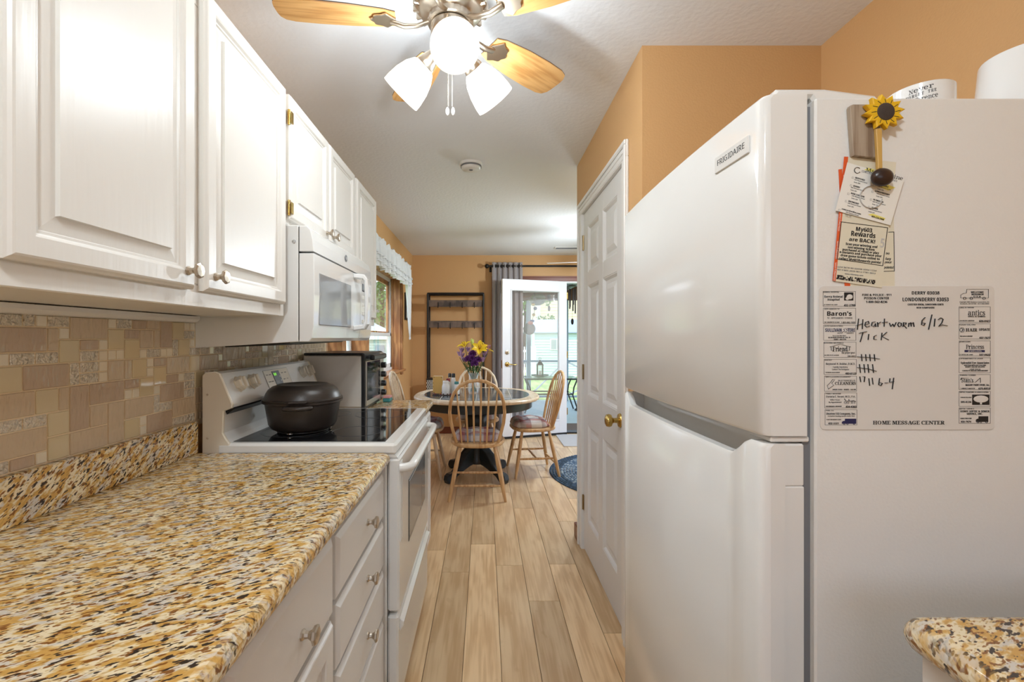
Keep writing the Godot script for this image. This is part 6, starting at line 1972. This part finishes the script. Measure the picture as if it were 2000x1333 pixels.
# ---------------------------------------------------------------- outside
func siding(b: MB, x0: float, x1: float, y0: float, y1: float, d: float, pitch: float) -> void:
	var y := y0
	while y < y1:
		var t := minf(y + pitch, y1)
		b.prism([at(x0, y, d), at(x0, y, d - 0.02), at(x0, t, d - 0.004), at(x0, t, d)], Vector3(x1 - x0, 0, 0))
		y += pitch
func tree(label: String, where: Vector3, height: float, spread: float, seed_value: int) -> void:
	var t := local_thing("garden_tree", label, "tree", where, 0.0, "garden trees")
	part(t, "trunk", mb().tube([Vector3.ZERO, Vector3(0.05, height * 0.4, 0), Vector3(-0.05, height * 0.75, 0.05)], [0.16, 0.12, 0.05], 8), M.bark)
	var r := RandomNumberGenerator.new()
	r.seed = seed_value
	var b := mb()
	b.flat = true
	var lumps := []
	for i in 16:
		lumps.append(Vector3(r.randf_range(-1, 1) * spread * 0.7, height * r.randf_range(0.3, 0.95), r.randf_range(-1, 1) * spread * 0.7))
	for i in 5200:
		var dir := Vector3(r.randfn(), r.randfn(), r.randfn()).normalized()
		var c: Vector3 = lumps[i % lumps.size()] + dir * spread * 0.42 * pow(r.randf(), 0.4)
		var u := Vector3(r.randfn(), r.randfn(), r.randfn()).normalized() * r.randf_range(0.07, 0.13)
		var w := u.cross(dir).normalized() * u.length() * 0.55
		b.tri(c - u, c + w, c + u)
		b.tri(c - u, c + u, c - w)
	part(t, "foliage", b, M.foliage).set_meta("kind", "stuff")
func chime(label: String, where: Vector3, tubes: int, length: float, rad: float, material: Material) -> void:
	var c := local_thing("wind_chime", label, "wind chime", where)
	part(c, "cord", mb().tube([Vector3.ZERO, Vector3(0, -0.16, 0)], 0.003, 5), M.dark_iron)
	part(c, "top_disc", mb().lathe([Vector2(0, -0.18), Vector2(rad * 1.3, -0.18), Vector2(rad * 1.3, -0.165), Vector2(0, -0.16)], 16), M.dark_iron)
	for i in tubes:
		var a := TAU * i / tubes + 0.3
		var p := Vector3(cos(a) * rad, -0.22, sin(a) * rad)
		var l := length * (1.0 - 0.09 * i)
		part(c, "chime_tube", mb().tube([p, p - Vector3(0, l, 0)], 0.012, 8), material)
	part(c, "striker", mb().blob(Vector3(0, -0.22 - length - 0.14, 0), Vector3(0.025, 0.055, 0.012), 10, 6).tube([Vector3(0, -0.18, 0), Vector3(0, -0.22 - length - 0.10, 0)], 0.002, 4), M.dark_iron)
func build_outside() -> void:
	wall("ground", mb().box(-40, 40, -0.6, -0.24, -8, 70), M.lawn, "mown green lawn behind the house", "lawn")
	# covered deck
	var dk := structure("deck", at(1.4, -0.03, 8.0), "pale grey board deck outside the garden door", "deck")
	part(dk, "joists", mb().box(-1.3, 4.2, -0.24, -0.055, BACK + 0.14, 9.7), M.porch_grey)
	var d := BACK + 0.145
	while d < 9.65:
		part(dk, "deck_board", mb().box(-1.3, 4.2, -0.055, -0.028, d, d + 0.134, 0.003), M.deck)
		d += 0.14
	var roof := structure("porch_roof", at(1.4, 2.3, 8.0), "porch roof with grey ceiling and brown beam", "porch roof")
	part(roof, "ceiling_boards", mb().box(-1.3, 4.2, 2.34, 2.44, BACK + 0.14, 9.95), M.porch_ceiling)
	part(roof, "beam", mb().box(-1.3, 4.2, 2.06, 2.34, 9.52, 9.66, 0.004), M.brown_beam)
	for i in 14:
		part(roof, "rafter", mb().box(-1.1 + i * 0.4, -1.06 + i * 0.4, 2.27, 2.34, BACK + 0.14, 9.52), M.porch_ceiling)
	var rail := structure("porch_railing", at(1.4, 0, 9.6), "blue-grey porch posts and railing with crossed braces", "railing")
	for x in [-1.2, 0.91, 1.69, 3.2, 4.1]:
		part(rail, "post", mb().box(x - 0.043, x + 0.043, -0.24, 2.06, 9.55, 9.636, 0.005), M.porch_grey)
	part(rail, "top_rail", mb().box(-1.2, 4.1, 0.775, 0.815, 9.545, 9.64, 0.004), M.porch_grey)
	part(rail, "bottom_rail", mb().box(-1.2, 4.1, 0.04, 0.08, 9.57, 9.61, 0.004), M.porch_grey)
	for q in [[0.95, 0.09, 1.65, 0.77], [1.73, 0.09, 3.15, 0.77], [-1.15, 0.09, 0.87, 0.77], [3.15, 0.09, 1.73, 0.77]]:
		part(rail, "brace", mb().tube([at(q[0], q[1], 9.59), at(q[2], q[3], 9.59)], 0.018, 6), M.white_trim)
	var lamp := thing("porch_light", "round flush porch lamp on the porch ceiling", "lamp", at(1.55, 2.34, 8.3))
	part(lamp, "rim", mb().lathe([Vector2(0, 2.31), Vector2(0.15, 2.31), Vector2(0.155, 2.34), Vector2(0, 2.34)], 28, at(1.55, 0, 8.3)), M.nickel)
	part(lamp, "diffuser", mb().lathe([Vector2(0, 2.26), Vector2(0.07, 2.268), Vector2(0.12, 2.285), Vector2(0.14, 2.31), Vector2(0, 2.31)], 28, at(1.55, 0, 8.3)), M.ceramic)
	var dm := thing("coir_mat", "brown coir mat on the deck outside the doorway", "mat", at(1.5, -0.028, 6.7))
	part(dm, "mat", mb().box(1.12, 1.98, -0.0275, -0.008, 6.36, 6.95, 0.004), M.coir)
	# patio table with lantern on a dish
	var pt := thing("patio_table", "black metal patio table with glass top on the deck", "table", at(1.05, -0.028, 8.2))
	part(pt, "glass_top", mb().box(0.70, 1.62, 0.575, 0.583, 7.95, 8.5, 0.002), M.vase_glass)
	part(pt, "frame", mb().tube([at(0.70, 0.565, 7.95), at(1.62, 0.565, 7.95), at(1.62, 0.565, 8.5), at(0.70, 0.565, 8.5)], 0.014, 8, true), M.patio_black)
	part(pt, "shelf", mb().tube([at(0.80, 0.30, 8.0), at(1.52, 0.30, 8.0), at(1.52, 0.30, 8.45), at(0.80, 0.30, 8.45)], 0.012, 8, true), M.patio_black)
	for x in [0.72, 1.60]:
		for dd in [7.97, 8.48]:
			var k := 0.06 if x < 1.0 else -0.06
			part(pt, "leg", mb().tube([at(x, 0.565, dd), at(x + k, 0.42, dd), at(x + k * 1.3, 0.28, dd), at(x - k * 0.5, -0.026, dd)], 0.013, 8), M.patio_black)
	var dish := thing("shallow_dish", "shallow green-grey dish under the lantern", "dish", at(0.98, 0.583, 8.2))
	part(dish, "bowl", mb().lathe([Vector2(0, 0.5835), Vector2(0.06, 0.5835), Vector2(0.15, 0.605), Vector2(0.16, 0.625), Vector2(0.15, 0.62), Vector2(0.06, 0.595), Vector2(0, 0.595)], 28, at(0.98, 0, 8.2)), M.verdigris)
	var ln := local_thing("lantern", "black metal lantern with pointed top on the patio table", "lantern", at(0.98, 0.5955, 8.2))
	part(ln, "base", mb().block(Vector3(0, 0.012, 0), Vector3(0.055, 0.012, 0.055), 0.004), M.patio_black)
	for sx in [-1, 1]:
		for sz in [-1, 1]:
			part(ln, "corner_post", mb().block(Vector3(sx * 0.047, 0.11, sz * 0.047), Vector3(0.007, 0.09, 0.007)), M.patio_black)
	for q in [[Vector3(0, 0.11, 0.047), Vector3(0.04, 0.088, 0.001)], [Vector3(0, 0.11, -0.047), Vector3(0.04, 0.088, 0.001)], [Vector3(0.047, 0.11, 0), Vector3(0.001, 0.088, 0.04)], [Vector3(-0.047, 0.11, 0), Vector3(0.001, 0.088, 0.04)]]:
		part(ln, "pane", mb().block(q[0], q[1]), M.clear_glass)
	part(ln, "roof", mb().lathe([Vector2(0.0, 0.198), Vector2(0.088, 0.2), Vector2(0.07, 0.222), Vector2(0.03, 0.262), Vector2(0.012, 0.272), Vector2(0.012, 0.285), Vector2(0, 0.292)], 4, Vector3.ZERO, true), M.patio_black, Transform3D(Basis(Vector3.UP, PI / 4), Vector3.ZERO))
	var rg := []
	for i in 12:
		rg.append(Vector3(cos(TAU * i / 12) * 0.022, 0.31 + sin(TAU * i / 12) * 0.022, 0))
	part(ln, "ring", mb().tube(rg, 0.003, 5, true), M.patio_black)
	part(ln, "candle", mb().lathe([Vector2(0, 0.024), Vector2(0.026, 0.024), Vector2(0.026, 0.1), Vector2(0, 0.1)], 14), M.ceramic)
	for k in 2:
		var sd := local_thing("sandal", "black strapped sandal on the deck boards", "sandal", at(1.70 + 0.12 * k, -0.028, 8.24 + 0.03 * k), 0.5, "sandals on the deck")
		part(sd, "sole", mb().prism(super_loop(0.045, 0.13, 2.6, 0.0, 24), Vector3(0, 0.025, 0), 0.005), M.rubber)
		for z in [-0.06, 0.02, 0.09]:
			part(sd, "strap", mb().tube([Vector3(-0.042, 0.02, z), Vector3(-0.03, 0.055, z), Vector3(0.03, 0.055, z), Vector3(0.042, 0.02, z)], 0.009, 6, false, 0.5), M.rubber)
	# chimes and ornaments under the porch roof
	chime("small black wind chime hanging in front of the yellow house", at(1.24, 2.339, 8.9), 4, 0.13, 0.02, M.dark_iron)
	chime("long bronze wind chime hanging by the porch lamp", at(1.50, 2.339, 7.9), 5, 0.42, 0.05, M.dark_wood)
	var hb := local_thing("hanging_planter", "domed grey hanging planter under the porch roof", "planter", at(1.02, 2.27, 9.0))
	part(hb, "bowl", mb().lathe([Vector2(0, -0.36), Vector2(0.06, -0.355), Vector2(0.14, -0.31), Vector2(0.17, -0.25), Vector2(0.165, -0.24), Vector2(0, -0.24)], 24), M.verdigris)
	for i in 3:
		part(hb, "chain", mb().tube([Vector3(cos(TAU * i / 3) * 0.16, -0.24, sin(TAU * i / 3) * 0.16), Vector3(0, 0.0695, 0)], 0.004, 5), M.dark_iron)
	part(hb, "plant", mb().blob(Vector3(0.02, -0.2, 0), Vector3(0.15, 0.07, 0.15), 12, 6), M.leaf)
	var orn := local_thing("hanging_ornament", "string of metal sun ornaments with round disc on the porch", "ornament", at(0.86, 2.05, 8.6))
	part(orn, "cord", mb().tube([Vector3(0.08, 0.22, 0), Vector3(0.06, -0.3, 0), Vector3(0.0, -0.55, 0)], 0.004, 5), M.dark_iron)
	for q in [[0.07, -0.05, 0.04, M.verdigris], [0.04, -0.14, 0.035, M.brass], [0.08, -0.22, 0.035, M.ornament_blue], [0.05, -0.34, 0.03, M.brass]]:
		part(orn, "charm", mb().blob(Vector3(q[0], q[1], 0), Vector3(q[2], q[2], 0.012), 12, 6), q[3])
	part(orn, "disc", mb().lathe([Vector2(0, -0.012), Vector2(0.06, -0.010), Vector2(0.115, 0.0), Vector2(0.115, 0.006), Vector2(0.06, -0.002), Vector2(0, -0.004)], 28), M.verdigris, Transform3D(Basis(Vector3(1, 0, 0), 1.35), Vector3(-0.03, -0.60, 0)))
	part(orn, "bird", mb().blob(Vector3(-0.01, -0.49, 0.03), Vector3(0.05, 0.035, 0.02), 12, 6), M.copper_orange)
	part(orn, "bird_wing", mb().blob(Vector3(0.02, -0.455, 0.03), Vector3(0.045, 0.025, 0.015), 12, 6), M.ornament_blue)
	# shed and house beyond the lawn
	var sh := thing("garden_shed", "pale mint clapboard shed with grey roof beyond the lawn", "shed", at(4.0, -0.24, 18.5))
	var b := mb()
	siding(b, 1.88, 6.5, -0.24, 1.48, 18.0, 0.105)
	b.box(1.88, 6.5, -0.24, 1.48, 18.0, 21.0)
	part(sh, "siding", b, M.mint_siding)
	part(sh, "roof", mb().prism([at(1.75, 1.46, 17.85), at(1.75, 2.05, 19.5), at(1.75, 1.46, 21.15), at(1.75, 1.50, 17.85), at(1.75, 1.46, 17.85)].slice(0, 4), Vector3(4.9, 0, 0)), M.shed_roof)
	part(sh, "corner_board", mb().box(1.84, 1.94, -0.24, 1.46, 17.96, 18.0), M.white_trim)
	var sw := part(sh, "window", mb().box(2.55, 3.05, 0.80, 1.24, 17.955, 17.985), M.white_trim)
	part(sw, "pane", mb().box(2.58, 2.79, 0.83, 1.21, 17.95, 17.956), M.shed_glass)
	part(sw, "pane", mb().box(2.82, 3.02, 0.83, 1.21, 17.95, 17.956), M.shed_glass)
	var hs := thing("neighbour_house", "pale yellow clapboard house behind the mint shed", "house", at(7.0, -0.24, 27.0))
	b = mb()
	siding(b, 3.1, 14.0, -0.24, 5.2, 26.0, 0.17)
	b.box(3.1, 14.0, -0.24, 5.2, 26.0, 34.0)
	part(hs, "siding", b, M.yellow_siding)
	part(hs, "corner_board", mb().box(2.92, 3.12, -0.24, 5.2, 25.93, 26.0), M.white_trim)
	part(hs, "roof", mb().prism([at(2.6, 5.15, 25.5), at(2.6, 8.0, 30.0), at(2.6, 5.15, 34.5)], Vector3(11.8, 0, 0)), M.roof_shingle)
	var fn := thing("garden_fence", "white picket fence section left of the mint shed", "fence", at(1.55, -0.24, 17.0))
	for i in 9:
		part(fn, "picket", mb().box(1.2 + i * 0.08, 1.24 + i * 0.08, -0.24, 0.95, 17.0, 17.03), M.white_trim)
	part(fn, "rail", mb().box(1.15, 1.9, 0.75, 0.83, 17.03, 17.07), M.white_trim)
	part(fn, "rail", mb().box(1.15, 1.9, 0.0, 0.08, 17.03, 17.07), M.white_trim)
	# seen through the side windows
	var h2 := thing("green_outbuilding", "small pale green gabled outbuilding outside the side windows", "outbuilding", at(-5.3, -0.24, 21.0))
	b = mb()
	siding(b, -7.2, -4.0, -0.24, 1.22, 20.0, 0.12)
	b.box(-7.2, -4.0, -0.24, 1.22, 20.0, 22.5)
	part(h2, "siding", b, M.mint_siding)
	part(h2, "gable", mb().prism([at(-7.5, 1.2, 19.9), at(-5.6, 2.1, 19.9), at(-3.8, 1.2, 19.9)], Vector3(0, 0, -2.7)), M.white_trim)
	part(h2, "window", mb().box(-4.75, -4.35, 0.35, 0.95, 19.95, 19.985), M.porch_grey)
	var h3 := thing("beige_house", "beige clapboard house farther off outside the side windows", "house", at(-10.0, -0.24, 32.0))
	b = mb()
	siding(b, -16.0, -6.2, -0.24, 2.7, 30.0, 0.18)
	b.box(-16.0, -6.2, -0.24, 2.7, 30.0, 36.0)
	part(h3, "siding", b, M.yellow_siding)
	part(h3, "roof", mb().prism([at(-16.3, 2.65, 29.6), at(-16.3, 4.6, 33.0), at(-16.3, 2.65, 36.4)], Vector3(10.4, 0, 0)), M.roof_shingle)
	tree("leafy green tree outside the side windows", at(-5.6, -0.24, 25.0), 7.5, 2.6, 1)
	tree("broad green tree farther left outside the side windows", at(-13.5, -0.24, 24.0), 8.0, 2.6, 2)
	tree("green tree beyond the white fence", at(2.1, -0.24, 24.0), 6.5, 1.7, 3)
	tree("tall green tree behind the yellow house corner", at(-1.6, -0.24, 32.0), 9.0, 3.0, 4)
